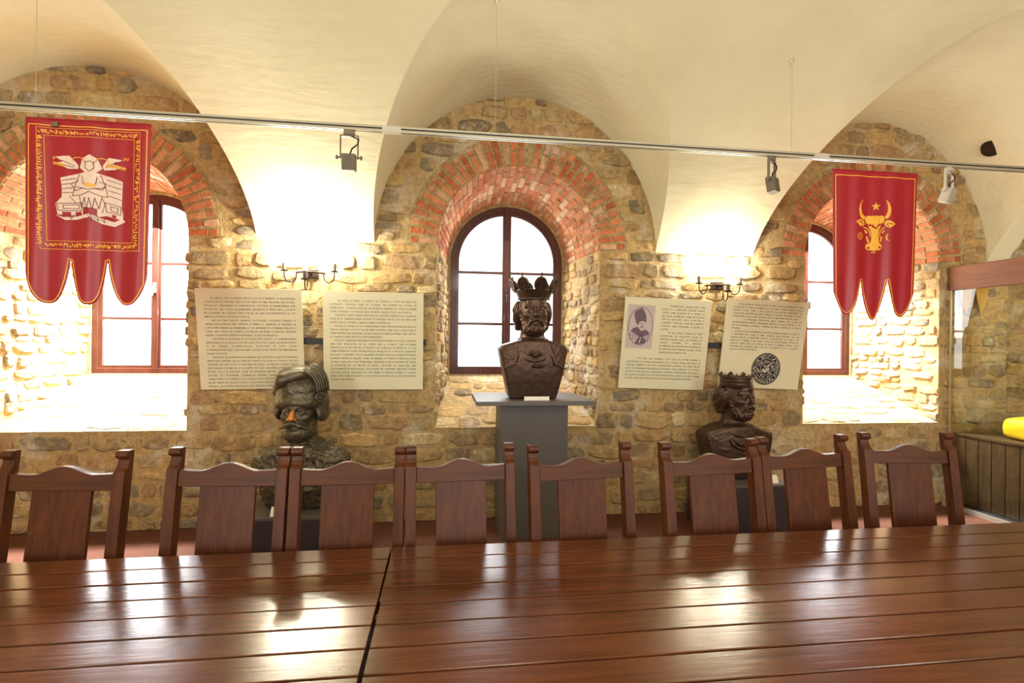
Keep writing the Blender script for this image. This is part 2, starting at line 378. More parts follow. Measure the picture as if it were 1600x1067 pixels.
def brick(mb, mp, a0, a1, b0, b1, p, rng):
    q = [(a0, b0), (a1, b0), (a1, b1), (a0, b1)]; e = 0.12
    ca, cb = (a0 + a1) / 2, (b0 + b1) / 2; vs = []
    for sc, pp in ((1, -0.006), (1, p * 0.6), (0.95, p)):
        for x, y in q: vs.append(mp(ca + (x - ca) * sc, cb + (y - cb) * (sc if sc == 1 else 0.95), pp))
    fs = [(r * 4 + k, r * 4 + (k + 1) % 4, (r + 1) * 4 + (k + 1) % 4, (r + 1) * 4 + k) for r in range(2) for k in range(4)] + [(8, 9, 10, 11)]
    base = rng.choice([srgb(*c)[:3] for c in ((200, 122, 84), (190, 108, 72), (204, 132, 94), (180, 104, 72), (200, 140, 106), (188, 124, 92), (208, 164, 134))])
    g = rng.uniform(0.85, 1.12); mb.add(vs, fs, tuple(min(1, c * g) for c in base))

NF, NB, NSP, ND = 0.75, [0.58, 0.61, 0.58], 2.455, 1.0        # niche half width in front and at the window, springing, depth
SILF, SILB = 0.83, 1.235
RO = 1.0                                                      # outer radius of the brick ring
def open_top(dx): return NSP + sqrt(max(0, NF * NF - dx * dx))
# ---- main wall: mortar face with three openings
mb = MB()
xs = sorted(set([X0 + (X1 - X0) * i / 220 for i in range(221)] + [xc + NF * cos(pi * k / 48) for xc in XC for k in range(49)]))
def inside(x):
    for xc in XC:
        if abs(x - xc) < NF - 1e-6: return xc
    return None
for i in range(len(xs) - 1):
    a, b = xs[i], xs[i + 1]; xc = inside((a + b) / 2)
    if xc is None: mb.add([(a, 0, -0.02), (b, 0, -0.02), (b, 0, 4.3), (a, 0, 4.3)], [(0, 1, 2, 3)])
    else:
        mb.add([(a, 0, -0.02), (b, 0, -0.02), (b, 0, SILF), (a, 0, SILF)], [(0, 1, 2, 3)])
        mb.add([(a, 0, open_top(a - xc)), (b, 0, open_top(b - xc)), (b, 0, 4.3), (a, 0, 4.3)], [(0, 1, 2, 3)])
wall = mb.build('wall_back', mortar_m); tag(wall, 'rubble stone wall with three arched window niches', kind='structure')
rng = random.Random(7)
def okw(x, z):
    if z < 0.02: return False
    arch = False
    for xc in XC:
        dx = x - xc
        if abs(dx) < NF + 0.03 and SILF - 0.02 < z < NSP: return False
        if z >= NSP - 0.02 and hypot(dx, z - NSP) < RO + 0.03: return False
        if hypot(dx / LR, (z - SPR) / LC) < 1.02 and z > SPR: arch = True
    return z < SPR + 0.04 or arch
def pushw(c, q):
    x, z = q
    for xc in XC:
        dx = x - xc; cdx = c[0] - xc
        if abs(dx) < NF + 0.004 and SILF < z < NSP:
            if c[1] < SILF: z = SILF - 0.004
            elif c[1] < NSP: x = xc + math.copysign(NF + 0.004, cdx)
        if z >= NSP - 0.012 and hypot(dx, z - NSP) < RO + 0.012:
            if c[1] < NSP: z = NSP - 0.014
            else:
                r = max(hypot(dx, z - NSP), 1e-3); x = xc + dx / r * (RO + 0.012); z = NSP + (z - NSP) / r * (RO + 0.012)
    return x, max(z, 0.003)
mb = MB(); stone_field(mb, -4.6, X1, 0.0, 4.0, lambda x, z, p: (x, -p, z), okw, pushw, rng)
o = mb.build('stonework', stone_m, wall, smooth=False, attr=True); tag(o, 'grey, tan and ochre rubble stones set in mortar')
# ---- brick arch rings on the wall face
ringm = MB(); ringb = MB()
NCO = 37
for xc in XC:
    n = 60
    mpR = lambda a, r, p, xc=xc: (xc + r * cos(a), -p, NSP + r * sin(a))
    vs = []; fs = []
    for k in range(n + 1):
        t = pi * k / n; vs += [mpR(t, NF, 0.006), mpR(t, RO + 0.012, 0.006), mpR(t, NF, -0.02), mpR(t, RO + 0.012, -0.02)]
    for k in range(n):
        fs += [(4 * k, 4 * k + 1, 4 * k + 5, 4 * k + 4), (4 * k, 4 * k + 4, 4 * k + 6, 4 * k + 2), (4 * k + 1, 4 * k + 3, 4 * k + 7, 4 * k + 5)]
    ringm.add(vs, fs)
    for k in range(NCO):
        a0 = pi * (k + 0.12) / NCO; a1 = pi * (k + 0.80) / NCO; jit = rng.uniform(-0.004, 0.004)
        if rng.random() < 0.03: continue
        pr = rng.uniform(0.010, 0.016)
        if k % 2 == 0: brick(ringb, mpR, a0 + jit, a1 + jit, NF + 0.003, NF + 0.155, pr, rng); brick(ringb, mpR, a0 + jit, a1 + jit, NF + 0.17, RO - rng.uniform(0, 0.03), pr, rng)
        else:
            s_ = NF + rng.choice((0.11, 0.12, 0.24)); brick(ringb, mpR, a0 + jit, a1 + jit, NF + 0.003, s_ - 0.008, pr, rng)
            if s_ < NF + 0.2: brick(ringb, mpR, a0 + jit, a1 + jit, s_ + 0.008, RO - rng.uniform(0, 0.02), pr, rng)
rm = ringm.build('arch_mortar', bmortar_m, wall)
o = ringb.build('brick_arches', brick_m, wall, attr=True); tag(o, 'red brick voussoirs ringing the window arches')
# ---- niches: splayed jambs, sill and brick soffit
for i, xc in enumerate(XC):
    nb = NB[i] + 0.035; mo = MB(); st = MB(); bk = MB(); bkm = MB()
    zs = lambda t: SILF + (SILB - SILF) * t
    def jamb(sg):
        def f(t, z, p): return (xc + sg * (NF + (nb - NF) * t - p), ND * t, z)
        return f
    for sg in (-1, 1):
        f = jamb(sg); pts = [f(0, SILF - 0.02, 0), f(1, SILB - 0.02, 0), f(1, NSP, 0), f(0, NSP, 0)]
        mo.add(pts, [(0, 1, 2, 3)] if sg < 0 else [(3, 2, 1, 0)])
        def okj(t, z): return 0.02 < t < 0.99 and z > zs(t) + 0.015 and z < NSP - 0.02
        def pj(c, q): return min(max(q[0], 0.002), 0.995), min(max(q[1], zs(min(max(q[0], 0), 1)) + 0.003), NSP)
        stone_field(st, 0.0, 1.0, SILF, NSP, f, okj, pj, rng, (0.06, 0.12), (0.07, 0.26), (0.006, 0.026), 0.08,
                    [tuple(min(1, c * 1.12) for c in q) for q in PAL])
    def sill(a, t, p): return (xc + a * (NF + (nb - NF) * t), ND * t, zs(t) + p)
    mo.add([sill(-1, -0.01, 0), sill(1, -0.01, 0), sill(1, 1, 0), sill(-1, 1, 0)], [(0, 1, 2, 3)])
    stone_field(st, -1.0, 1.0, 0.0, 1.0, sill, lambda a, t: abs(a) < 0.97 and t < 0.97, lambda c, q: (min(max(q[0], -0.99), 0.99), min(max(q[1], 0.004), 0.99)), rng,
                (0.09, 0.2), (0.12, 0.42), (0.004, 0.016), 0.08, [tuple(min(1, c * 1.1) for c in q) for q in PAL])
    nbz = nb
    def sof(a, t, p):
        r = NF + (nb - NF) * t - p
        return (xc + r * cos(a), ND * t, NSP + r * sin(a))
    n = 48; vs = []; fs = []
    for k in range(n + 1): vs += [sof(pi * k / n, 0, 0), sof(pi * k / n, 1, 0)]
    for k in range(n): fs.append((2 * k, 2 * k + 1, 2 * k + 3, 2 * k + 2))
    bkm.add(vs, fs)
    for k in range(NCO):
        a0 = pi * (k + 0.10) / NCO; a1 = pi * (k + 0.86) / NCO; t = 0.004 if k % 2 else -0.12
        while t < 0.97:
            L = 0.235 if rng.random() < 0.8 else 0.11
            t0, t1 = max(t, 0.004), min(t + L, 0.985)
            if t1 - t0 > 0.02: brick(bk, sof, a0, a1, t0, t1, rng.uniform(0.004, 0.011), rng)
            t += L + 0.014
    o = mo.build('niche_mortar', mortar_m, wall); o = st.build('niche_stones', stone_m, wall, attr=True)
    o = bkm.build('soffit_mortar', bmortar_m, wall); o = bk.build('soffit_bricks', brick_m, wall, attr=True)

# ---- other walls and floor
mb = MB(); mb.box(X0 - 0.1, X1 + 0.6, YB - 0.1, 0.3, -0.1, 0); tag(mb.build('floor', floor_m), 'dull reddish brown floor', kind='structure')
def endwall(x, nm):
    mb = MB(); n = 60
    prof = [(0.1, -0.02), (0.1, SPR)] + [(-VB * (1 - cos(pi / 2 * j / n) ** (2 / VP)), SPR + hb(VB * (1 - cos(pi / 2 * j / n) ** (2 / VP))) + 0.03) for j in range(n + 1)]
    prof += [(YB - y, z) for y, z in prof[::-1]]
    mb.add([(x, y, z) for y, z in prof], [tuple(range(len(prof)))]); return mb.build(nm, mortar_m if x > 0 else plaster_m)
tag(endwall(X0, 'wall_left'), 'plastered end wall', kind='structure')
wr = tag(endwall(X1, 'wall_right'), 'stone end wall behind the showcase', kind='structure')
mb = MB(); stone_field(mb, 0.0, 2.4, 0.0, 4.2, lambda a, b, p: (X1 - p, -a, b), lambda a, b: a > 0.05 and b > 0.02 and b < SPR + hb(a) - 0.05, lambda c, q: (max(q[0], 0.01), max(q[1], 0.003)), rng)
mb.build('stonework', stone_m, wr, attr=True)
mb = MB(); mb.box(X0, X1, YB - 0.1, YB, -0.02, SPR + 0.05); tag(mb.build('wall_front', plaster_m), 'plastered wall opposite the windows', kind='structure')

# ------------------------------------------------------------------ windows
def arch_frame(mb, xc, hw, t, y0, y1, z0, zsp):
    """arched frame of member width t"""
    n = 40
    out = [(xc - hw, z0)] + [(xc - hw * cos(pi * k / n), zsp + hw * sin(pi * k / n)) for k in range(n + 1)] + [(xc + hw, z0)]
    h2 = hw - t
    inn = [(xc - h2, z0 + t)] + [(xc - h2 * cos(pi * k / n), zsp + h2 * sin(pi * k / n)) for k in range(n + 1)] + [(xc + h2, z0 + t)]
    m = len(out); vs = [(x, y0, z) for x, z in out] + [(x, y0, z) for x, z in inn] + [(x, y1, z) for x, z in out] + [(x, y1, z) for x, z in inn]
    fs = []
    for k in range(m):
        j = (k + 1) % m
        fs += [(k, j, m + j, m + k), (2 * m + k, 3 * m + k, 3 * m + j, 2 * m + j), (m + k, m + j, 3 * m + j, 3 * m + k), (k, 2 * m + k, 2 * m + j, j)]
    mb.add(vs, fs)
WL = ['arched window in the left niche, glare whitening its brown frame', 'arched brown window behind the middle bust', 'arched window in the right niche behind the bull banner']
for i, xc in enumerate(XC):
    hw = NB[i] + 0.012; z0 = SILB - 0.005; zsp = NSP
    wr_ = empty('window_%d' % (i + 1), (xc, ND, z0)); tag(wr_, WL[i], kind='structure')
    def part(mb, nm, mat, par=None, bevel=0.004):
        o = mb.build(nm, mat, par or wr_, bevel=bevel); 
        if (par or wr_) is wr_: o.matrix_parent_inverse = Matrix.Translation((-xc, -ND, -z0))
        return o
    mb = MB(); arch_frame(mb, xc, hw, 0.062, ND - 0.02, ND + 0.06, z0, zsp); part(mb, 'window_frame', frame_m)
    mb = MB(); arch_frame(mb, xc, hw + 0.045, 0.052, ND - 0.035, ND + 0.03, z0 - 0.045, zsp); part(mb, 'plaster_rim', bmortar_m)
    for sg in (-1, 1):                                       # two casements, each half of the arch
        mb = MB(); hi = hw - 0.058; n = 20; tt = 0.042
        def half(h, inset):
            pts = [(0.004 + inset, z0 + 0.05 + inset)]
            pts += [(0.004 + inset, zsp + sqrt(max(0, h * h - (0.004 + inset) ** 2)))]
            a0 = math.acos((0.004 + inset) / h)
            pts += [(h * cos(a0 * (1 - k / n)), zsp + h * sin(a0 * (1 - k / n))) for k in range(1, n + 1)]
            pts += [(h, z0 + 0.05 + inset)]
            return [(xc + sg * x, z) for x, z in pts]
        A, B = half(hi, 0), half(hi - tt, tt); m = len(A)
        vs = [(x, ND - 0.01, z) for x, z in A] + [(x, ND - 0.01, z) for x, z in B] + [(x, ND + 0.04, z) for x, z in A] + [(x, ND + 0.04, z) for x, z in B]
        fs = []
        for k in range(m):
            j = (k + 1) % m
            fs += [(k, j, m + j, m + k), (2 * m + k, 3 * m + k, 3 * m + j, 2 * m + j), (m + k, m + j, 3 * m + j, 3 * m + k), (k, 2 * m + k, 2 * m + j, j)]
        mb.add(vs, fs); cs = part(mb, 'casement', frame_m)
        for zb in (1.79, 2.35):
            mb = MB(); mb.box(min(xc + sg * 0.03, xc + sg * (hi - 0.02)), max(xc + sg * 0.03, xc + sg * (hi - 0.02)), ND + 0.0, ND + 0.03, zb - 0.014, zb + 0.014)
            part(mb, 'glazing_bar', frame_m, cs)
        mb = MB(); P = half(hi - 0.02, 0.02); k = len(P)
        mb.add([(x, ND + 0.02, z) for x, z in P] , [tuple(range(k))]); part(mb, 'pane', pane_m[i], cs, 0)
    mb = MB(); mb.box(xc - 0.026, xc + 0.026, ND - 0.03, ND - 0.01, z0 + 0.05, zsp + hw - 0.05); mu = part(mb, 'mullion', frame_m)
    mb = MB(); mb.box(xc - 0.012, xc + 0.012, ND - 0.05, ND - 0.03, 2.05, 2.15); mb.box(xc - 0.01, xc + 0.01, ND - 0.085, ND - 0.05, 2.09, 2.11); mb.box(xc - 0.01, xc + 0.01, ND - 0.1, ND - 0.085, 2.02, 2.11)
    part(mb, 'window_handle', alu if i == 0 else iron)
# ------------------------------------------------------------------ tables
FE, PW = -2.525, 0.117
def table(xa, xb, label):
    t = empty('dining_table', ((xa + xb) / 2, FE - PW * 5, 0)); cx, cy = t.location.x, t.location.y
    tag(t, label, 'table', 'long plank tables')
    mb = MB(); rr = random.Random(int(xb * 10))
    for k in range(10):
        y1 = FE - PW * k - 0.0036 - cy; y0 = FE - PW * (k + 1) + 0.0036 - cy; dz = rr.uniform(-0.0008, 0.0008); e = 0.002
        x0, x1 = xa - cx, xb - cx; z = 0.76 + dz
        pr = [(y0, 0.725), (y1, 0.725), (y1, z - e), (y1 - e, z), (y0 + e, z), (y0, z - e)]
        mb.prism(pr, 'x', x0, x1)
    o = mb.build('tabletop', tablew, t)
    mb = MB(); mb.box(xa - cx + 0.03, xb - cx - 0.03, FE - PW * 10 - cy + 0.03, FE - cy - 0.03, 0.705, 0.7245); mb.build('gap_shade_slab', black_m, t)  # black slab added under the planks, its colour stands for shade in the gaps
    mb = MB()
    for y0, y1 in ((FE - 0.10 - cy, FE - 0.07 - cy), (FE - PW * 10 + 0.07 - cy, FE - PW * 10 + 0.10 - cy)): mb.box(xa - cx + 0.15, xb - cx - 0.15, y0, y1, 0.61, 0.705)
    for x in (xa - cx + 0.12, xb - cx - 0.15): mb.box(x, x + 0.03, FE - PW * 10 + 0.1 - cy, FE - 0.1 - cy, 0.61, 0.705)
    mb.build('apron', chair_x, t, bevel=0.003)
    for x in (xa - cx + 0.09, xb - cx - 0.18):
        for y in (FE - 0.17 - cy, FE - PW * 10 + 0.08 - cy):
            mb = MB(); mb.box(x, x + 0.09, y, y + 0.09, 0, 0.705); mb.build('leg', chair_z, t, bevel=0.005)
    return t
table(-3.1, -0.203, 'long slatted wooden table at left, ending at the dark seam')
table(-0.190, 3.3, 'long slatted wooden table right of the dark seam, reaching the right edge')

# ------------------------------------------------------------------ chairs
CW = 0.487
def make_chair():
    root = empty('dining_chair', (0, 0, 0))
    def yb(z): return -0.10 + 0.10 * (z - 0.45) / 0.69 if z > 0.45 else -0.10 + 0.05 * (0.45 - z) / 0.45
    for sg in (-1, 1):
        f = lambda z: yb(z) - 0.055
        pr = [(yb(0) - 0.045, 0), (yb(0), 0), (yb(0.45), 0.45), (yb(1.14) - 0.004, 1.137), (yb(1.14) - 0.012, 1.141), (f(1.14) + 0.012, 1.141), (f(1.13) + 0.002, 1.134), (f(1.12) + 0.001, 1.122),
              (f(1.11) + 0.008, 1.112), (f(1.105) + 0.024, 1.106), (f(1.08) + 0.024, 1.088), (f(1.07) + 0.016, 1.072), (f(1.05), 1.058), (f(0.45), 0.45)]
        mb = MB(); x = sg * (CW / 2 - 0.0225); mb.prism(pr, 'x', x - 0.0225, x + 0.0225); mb.build('back_post', chair_z, root, bevel=0.0025)
    n = 24; hwid = CW / 2 - 0.045
    mb = MB(); topp = []
    for k in range(n + 1):
        x = -hwid + 2 * hwid * k / n; q = x / hwid
        hump = 0.5 * (1 + cos(pi * min(1, abs(q) / 0.62))); topp.append((x, 1.046 + 0.034 * hump + 0.006 * abs(q) ** 3))
    pts = [(-hwid, 0.986)] + topp + [(hwid, 0.986)]
    pts = [(-hwid, 0.986), (hwid, 0.986)] + topp[::-1]
    vs = [(x, yb(z) - 0.045, z) for x, z in pts] + [(x, yb(z) - 0.015, z) for x, z in pts]; m = len(pts)
    mb.add(vs, [tuple(range(m)), tuple(range(m, 2 * m))[::-1]] + [(k, m + k, m + (k + 1) % m, (k + 1) % m) for k in range(m)])
    mb.build('crest_rail', chair_x, root, bevel=0.0025)
    mb = MB(); pr = [(yb(0.52) - 0.038, 0.52), (yb(0.52) - 0.018, 0.52), (yb(0.988) - 0.018, 0.988), (yb(0.988) - 0.038, 0.988)]
    mb.prism(pr, 'x', -0.112, 0.112); mb.build('back_splat', chair_z, root, bevel=0.002)
    mb = MB(); mb.box(-hwid, hwid, -0.145, -0.11, 0.475, 0.525); mb.build('lower_rail', chair_x, root, bevel=0.003)
    mb = MB(); mb.box(-CW / 2, CW / 2, -0.56, -0.156, 0.435, 0.462); mb.build('seat', chair_x, root, bevel=0.006)
    for sg in (-1, 1):
        mb = MB(); x = sg * (CW / 2 - 0.03); mb.box(x - 0.0225, x + 0.0225, -0.545, -0.50, 0, 0.435); mb.build('front_leg', chair_z, root, bevel=0.003)
        mb = MB(); mb.box(x - 0.012, x + 0.012, -0.50, -0.14, 0.16, 0.20); mb.build('stretcher', chair_x, root, bevel=0.003)
    mb = MB()
    for y in (-0.54, -0.16): mb.box(-CW / 2 + 0.05, CW / 2 - 0.05, y, y + 0.022, 0.37, 0.435)
    for x in (-CW / 2 + 0.02, CW / 2 - 0.042): mb.box(x, x + 0.022, -0.50, -0.16, 0.37, 0.435)
    mb.build('seat_rail', chair_x, root, bevel=0.003)
    return root
CH = [(-1.497, -2.335, -4, 1.0, 'dark wooden chair at the far left, its left post outside the picture'),
      (-0.878, -2.325, -4.2, 1.0, 'wooden high-backed chair standing left of the turbaned bust, second from left'),
      (-0.394, -2.347, -1, 0.97, 'wooden chair just right of the turbaned bust, left of the table seam'),
      (0.080, -2.333, 4.0, 0.98, 'wooden chair overlapping the left side of the tall grey pedestal'),
      (0.616, -2.350, 5.5, 1.0, 'wooden chair overlapping the right side of the tall grey pedestal'),
      (1.252, -2.326, 6.5, 1.07, 'wooden chair in front of the left half of the right crowned bust'),
      (1.792, -2.245, 5.0, 1.06, 'wooden chair just right of the right crowned bust'),
      (2.432, -2.195, -5.0, 1.03, 'wooden chair farthest right, nearest the plank-sided showcase')]
proto = make_chair()
for i, (x, y, a, sx, lab) in enumerate(CH):
    o = proto if i == 0 else copy_tree(proto)
    o.location = (x, y, 0); o.rotation_euler = (0, 0, radians(a)); o.scale = (sx, 1, 1)
    tag(o, lab, 'chair', 'wooden chairs along the far side of the tables')

# ------------------------------------------------------------------ pedestals
def pedestal(name, label, cx, cy, w_, d_, h, mat, board=None, card=None):
    t = empty(name, (cx, cy, 0)); tag(t, label, 'pedestal')
    mb = MB(); hh = h - (board[4] if board else 0)
    mb.box(-w_ / 2, w_ / 2, -d_ / 2, d_ / 2, 0.0, hh); mb.build('column', mat, t, bevel=0.003)
    if board:
        mb = MB(); mb.box(board[0] - cx, board[1] - cx, board[2] - cy, board[3] - cy, hh, h); mb.build('top_board', board[5], t, bevel=0.003)
    return t
pedestal('display_pedestal', 'tall grey pedestal with a wide overhanging top, under the middle bust', 0.742, -0.31, 0.552, 0.42, 1.137, ped_m, (0.255, 1.178, -0.705, -0.004, 0.035, ped_m))
pedestal('display_pedestal', 'low dark pedestal carrying the turbaned bust', -1.06, -0.51, 0.78, 0.56, 0.325, ped_d, (-1.455, -0.665, -0.79, -0.225, 0.02, ped_m))
pedestal('display_pedestal', 'low dark pedestal carrying the right crowned bust', 2.56, -0.42, 0.66, 0.5, 0.43, ped_d, (2.22, 2.90, -0.68, -0.165, 0.02, ped_m))
def card(x, y, z, w_, lab, tent=False):
    mb = MB()
    if tent: mb.add([(x - w_ / 2, y, z), (x + w_ / 2, y, z), (x + w_ / 2, y + 0.035, z + 0.06), (x - w_ / 2, y + 0.035, z + 0.06), (x - w_ / 2, y + 0.07, z), (x + w_ / 2, y + 0.07, z)], [(0, 1, 2, 3), (3, 2, 5, 4), (0, 3, 4), (1, 5, 2), (0, 4, 5, 1)])
    else: mb.box(x - w_ / 2, x + w_ / 2, y, y + 0.008, z, z + 0.03)
    tag(mb.build('label_card', paper), lab, 'label card')
card(-1.13, -0.765, 0.326, 0.18, 'white folded label card at the foot of the turbaned bust', True)
card(0.735, -0.64, 1.1375, 0.20, 'pale label card lying against the base of the middle bust')
card(2.78, -0.63, 0.431, 0.08, 'small white label card beside the right crowned bust', True)

# ------------------------------------------------------------------ busts (implicit surfaces meshed with surface nets)
def vlen(p): return np.sqrt((p * p).sum(-1))
def ell(P, c, r):
    q = P - np.array(c, np.float32); r = np.array(r, np.float32); k0 = vlen(q / r); k1 = vlen(q / (r * r)) + 1e-9
    return k0 * (k0 - 1) / k1
def cap(P, a, b, ra, rb=None):
    a = np.array(a, np.float32); b = np.array(b, np.float32); rb = ra if rb is None else rb
    ba = b - a; h = np.clip(((P - a) @ ba) / (ba @ ba), 0, 1)
    return vlen(P - a - h[..., None] * ba) - (ra + (rb - ra) * h)
def su(a, b, k):
    h = np.clip(0.5 + 0.5 * (b - a) / k, 0, 1); return b + (a - b) * h - k * h * (1 - h)
def ss(a, b, k): return -su(-a, b, k)
def smx(a, b, k): return -su(-a, -b, k)
def surface_net(fn, lo, hi, h):
    lo = np.array(lo, float); hi = np.array(hi, float); n = np.ceil((hi - lo) / h).astype(int) + 1
    ax = [lo[i] + h * np.arange(n[i]) for i in range(3)]
    V = np.empty(n, np.float32)
    for i in range(0, n[0], 16):
        G = np.stack(np.meshgrid(ax[0][i:i + 16], ax[1], ax[2], indexing='ij'), -1).astype(np.float32); V[i:i + 16] = fn(G)
    ins = V < 0; acc = np.zeros((*(n - 1), 3)); cnt = np.zeros(n - 1)
    offs = [(a, b, c) for a in (0, 1) for b in (0, 1) for c in (0, 1)]
    sl = lambda o: tuple(slice(o[i], n[i] - 1 + o[i]) for i in range(3))
    for o in offs:
        for d in range(3):
            if o[d]: continue
            o2 = tuple(o[i] + (i == d) for i in range(3)); a, b = V[sl(o)], V[sl(o2)]; m = (a < 0) != (b < 0)
            t = np.where(m, a / np.where(a - b == 0, 1, a - b), 0)
            for i in range(3): acc[..., i] += np.where(m, o[i] + (t if i == d else 0), 0)
            cnt += m
    idx = -np.ones(n - 1, int); act = cnt > 0; idx[act] = np.arange(act.sum())
    ijk = np.argwhere(act); verts = lo + h * (ijk + acc[act] / cnt[act][:, None])
    faces = []
    for d in range(3):
        e1, e2 = [(1, 2), (2, 0), (0, 1)][d]
        s0 = [slice(1, n[i] - 1) for i in range(3)]; s0[d] = slice(0, n[d] - 1); s1 = list(s0); s1[d] = slice(1, n[d])
        a, b = ins[tuple(s0)], ins[tuple(s1)]
        for flip, m in ((False, a & ~b), (True, ~a & b)):
            q = np.argwhere(m)
            if not len(q): continue
            for i in range(3):
                if i != d: q[:, i] += 1
            def g(o1, o2):
                r = q.copy(); r[:, e1] -= o1; r[:, e2] -= o2; return idx[r[:, 0], r[:, 1], r[:, 2]]
            Q = np.stack([g(1, 1), g(0, 1), g(0, 0), g(1, 0)], 1)
            faces.append(Q[:, ::-1] if flip else Q)
    return verts, np.concatenate(faces)
def net_obj(name, fn, lo, hi, h, mat, parent):
    v, f = surface_net(fn, lo, hi, h)
    me = bpy.data.meshes.new(name); me.from_pydata(v.tolist(), [], f.tolist()); me.materials.append(mat)
    me.polygons.foreach_set('use_smooth', [True] * len(me.polygons)); me.update()
    o = bpy.data.objects.new(name, me); S.collection.objects.link(o); o.parent = parent
    return o
def nz(P, f, seed=0):
    x, y, z = P[..., 0] * f, P[..., 1] * f, P[..., 2] * f
    return (np.sin(x + 1.3 * np.sin(y * 1.1 + seed) + seed) * np.sin(y * 1.2 + 1.1 * np.sin(z + seed * 2)) * np.cos(z * 0.9 + 1.2 * np.sin(x * 0.8 + seed)))
def face(P, hair=True, beard=1.0, mous='short', fz=0.0, nose=True):
    """a man's head; eyes at z .71, chin about .50, facing -y"""
    P = P - np.array([0, 0, fz], np.float32); X = np.abs(P[..., 0]); Q = P.copy(); Q[..., 0] = X
    d = ell(P, (0, 0.02, 0.725), (0.120, 0.155, 0.150))
    d = su(d, ell(P, (0, -0.045, 0.665), (0.100, 0.118, 0.150)), 0.03)
    d = su(d, ell(P, (0, -0.075, 0.575), (0.074, 0.075, 0.070)), 0.03)
    d = su(d, cap(P, (0, 0.04, 0.40), (0, 0.03, 0.62), 0.105, 0.088), 0.04)
    d = su(d, cap(Q, (0.078, -0.118, 0.738), (0.018, -0.152, 0.728), 0.013, 0.015), 0.018)
    d = su(d, ell(P, (0, -0.12, 0.775), (0.075, 0.045, 0.045)), 0.025)
    d = ss(d, ell(Q, (0.046, -0.178, 0.706), (0.032, 0.034, 0.021)), 0.018)
    d = su(d, ell(Q, (0.046, -0.133, 0.704), (0.022, 0.020, 0.016)), 0.004)
    d = su(d, cap(Q, (0.024, -0.146, 0.709), (0.046, -0.153, 0.717), 0.005), 0.006)
    d = su(d, cap(Q, (0.046, -0.153, 0.717), (0.070, -0.138, 0.707), 0.005), 0.006)
    d = su(d, cap(Q, (0.024, -0.144, 0.697), (0.046, -0.148, 0.689), 0.0045), 0.008)
    d = su(d, cap(Q, (0.046, -0.148, 0.689), (0.069, -0.136, 0.696), 0.0045), 0.008)
    d = su(d, ell(Q, (0.066, -0.108, 0.668), (0.030, 0.030, 0.024)), 0.02)
    if nose:
        d = su(d, cap(P, (0, -0.150, 0.728), (0, -0.192, 0.668), 0.011, 0.017), 0.010)
        d = su(d, ell(Q, (0.018, -0.174, 0.661), (0.012, 0.018, 0.010)), 0.008)
        d = ss(d, ell(Q, (0.011, -0.186, 0.651), (0.006, 0.009, 0.006)), 0.004)
    # naso-labial fold and lips
    d = ss(d, cap(Q, (0.030, -0.178, 0.658), (0.060, -0.150, 0.615), 0.005), 0.010)
    d = su(d, ell(P, (0, -0.152, 0.592), (0.026, 0.014, 0.008)), 0.006)
    if mous == 'short':
        m = su(cap(Q, (0.004, -0.172, 0.634), (0.040, -0.158, 0.617), 0.011, 0.012), cap(Q, (0.040, -0.158, 0.617), (0.062, -0.132, 0.583), 0.012, 0.006), 0.01)
    else:
        m = su(cap(Q, (0.004, -0.176, 0.636), (0.045, -0.166, 0.616), 0.013, 0.015), cap(Q, (0.045, -0.166, 0.616), (0.098, -0.135, 0.592), 0.014, 0.005), 0.01)
    m = m + 0.0022 * np.sin(P[..., 2] * 320 + Q[..., 0] * 500)
    d = su(d, m, 0.006)
    if beard:
        b = ell(P, (0, -0.082, 0.553), (0.080, 0.078, 0.058))
        b = su(b, cap(Q, (0.092, -0.035, 0.655), (0.058, -0.085, 0.565), 0.022, 0.034), 0.03)
        b = b + beard * 0.0065 * nz(P, 90, 1.0) + beard * 0.004 * nz(P, 150, 2.0)
        b = ss(b, ell(P, (0, -0.175, 0.597), (0.028, 0.03, 0.010)), 0.01)
        d = su(d, b, 0.010)
    e = ell(Q, (0.122, 0.015, 0.672), (0.014, 0.030, 0.043)); e = ss(e, ell(Q, (0.136, 0.010, 0.676), (0.009, 0.016, 0.026)), 0.006)
    d = su(d, e, 0.008)
    if hair:
        g = su(ell(Q, (0.118, 0.055, 0.690), (0.042, 0.085, 0.098)), ell(P, (0, 0.125, 0.670), (0.115, 0.070, 0.140)), 0.03)
        g = su(g, ell(Q, (0.112, 0.078, 0.600), (0.036, 0.055, 0.050)), 0.02)
        g = g + 0.006 * np.sin(P[..., 2] * 75 + 2.5 * np.sin(P[..., 1] * 38) + P[..., 1] * 90)
        d = su(d, g, 0.008)
    return d
def torso(P, wb, wt, zt, db, dt, y0, slope=0.34, rnd=0.02):
    X = np.abs(P[..., 0]); z = P[..., 2]; u = np.clip(z / zt, 0, 1)
    wd = wb + (wt - wb) * u ** 0.9; dp = db + (dt - db) * np.sin(np.clip(u, 0, 1) * pi * 0.62)
    dp = dp * np.sqrt(np.clip(1 - (X / (wt * 1.28)) ** 2, 0.05, 1))
    top = zt + 0.075 - slope * np.clip(X - 0.10, 0, 1)
    d = smx(X - wd, np.abs(P[..., 1] - y0) - dp, rnd); d = smx(d, z - top, 0.035); d = smx(d, 0.0 - z, 0.006)
    return d * 0.8

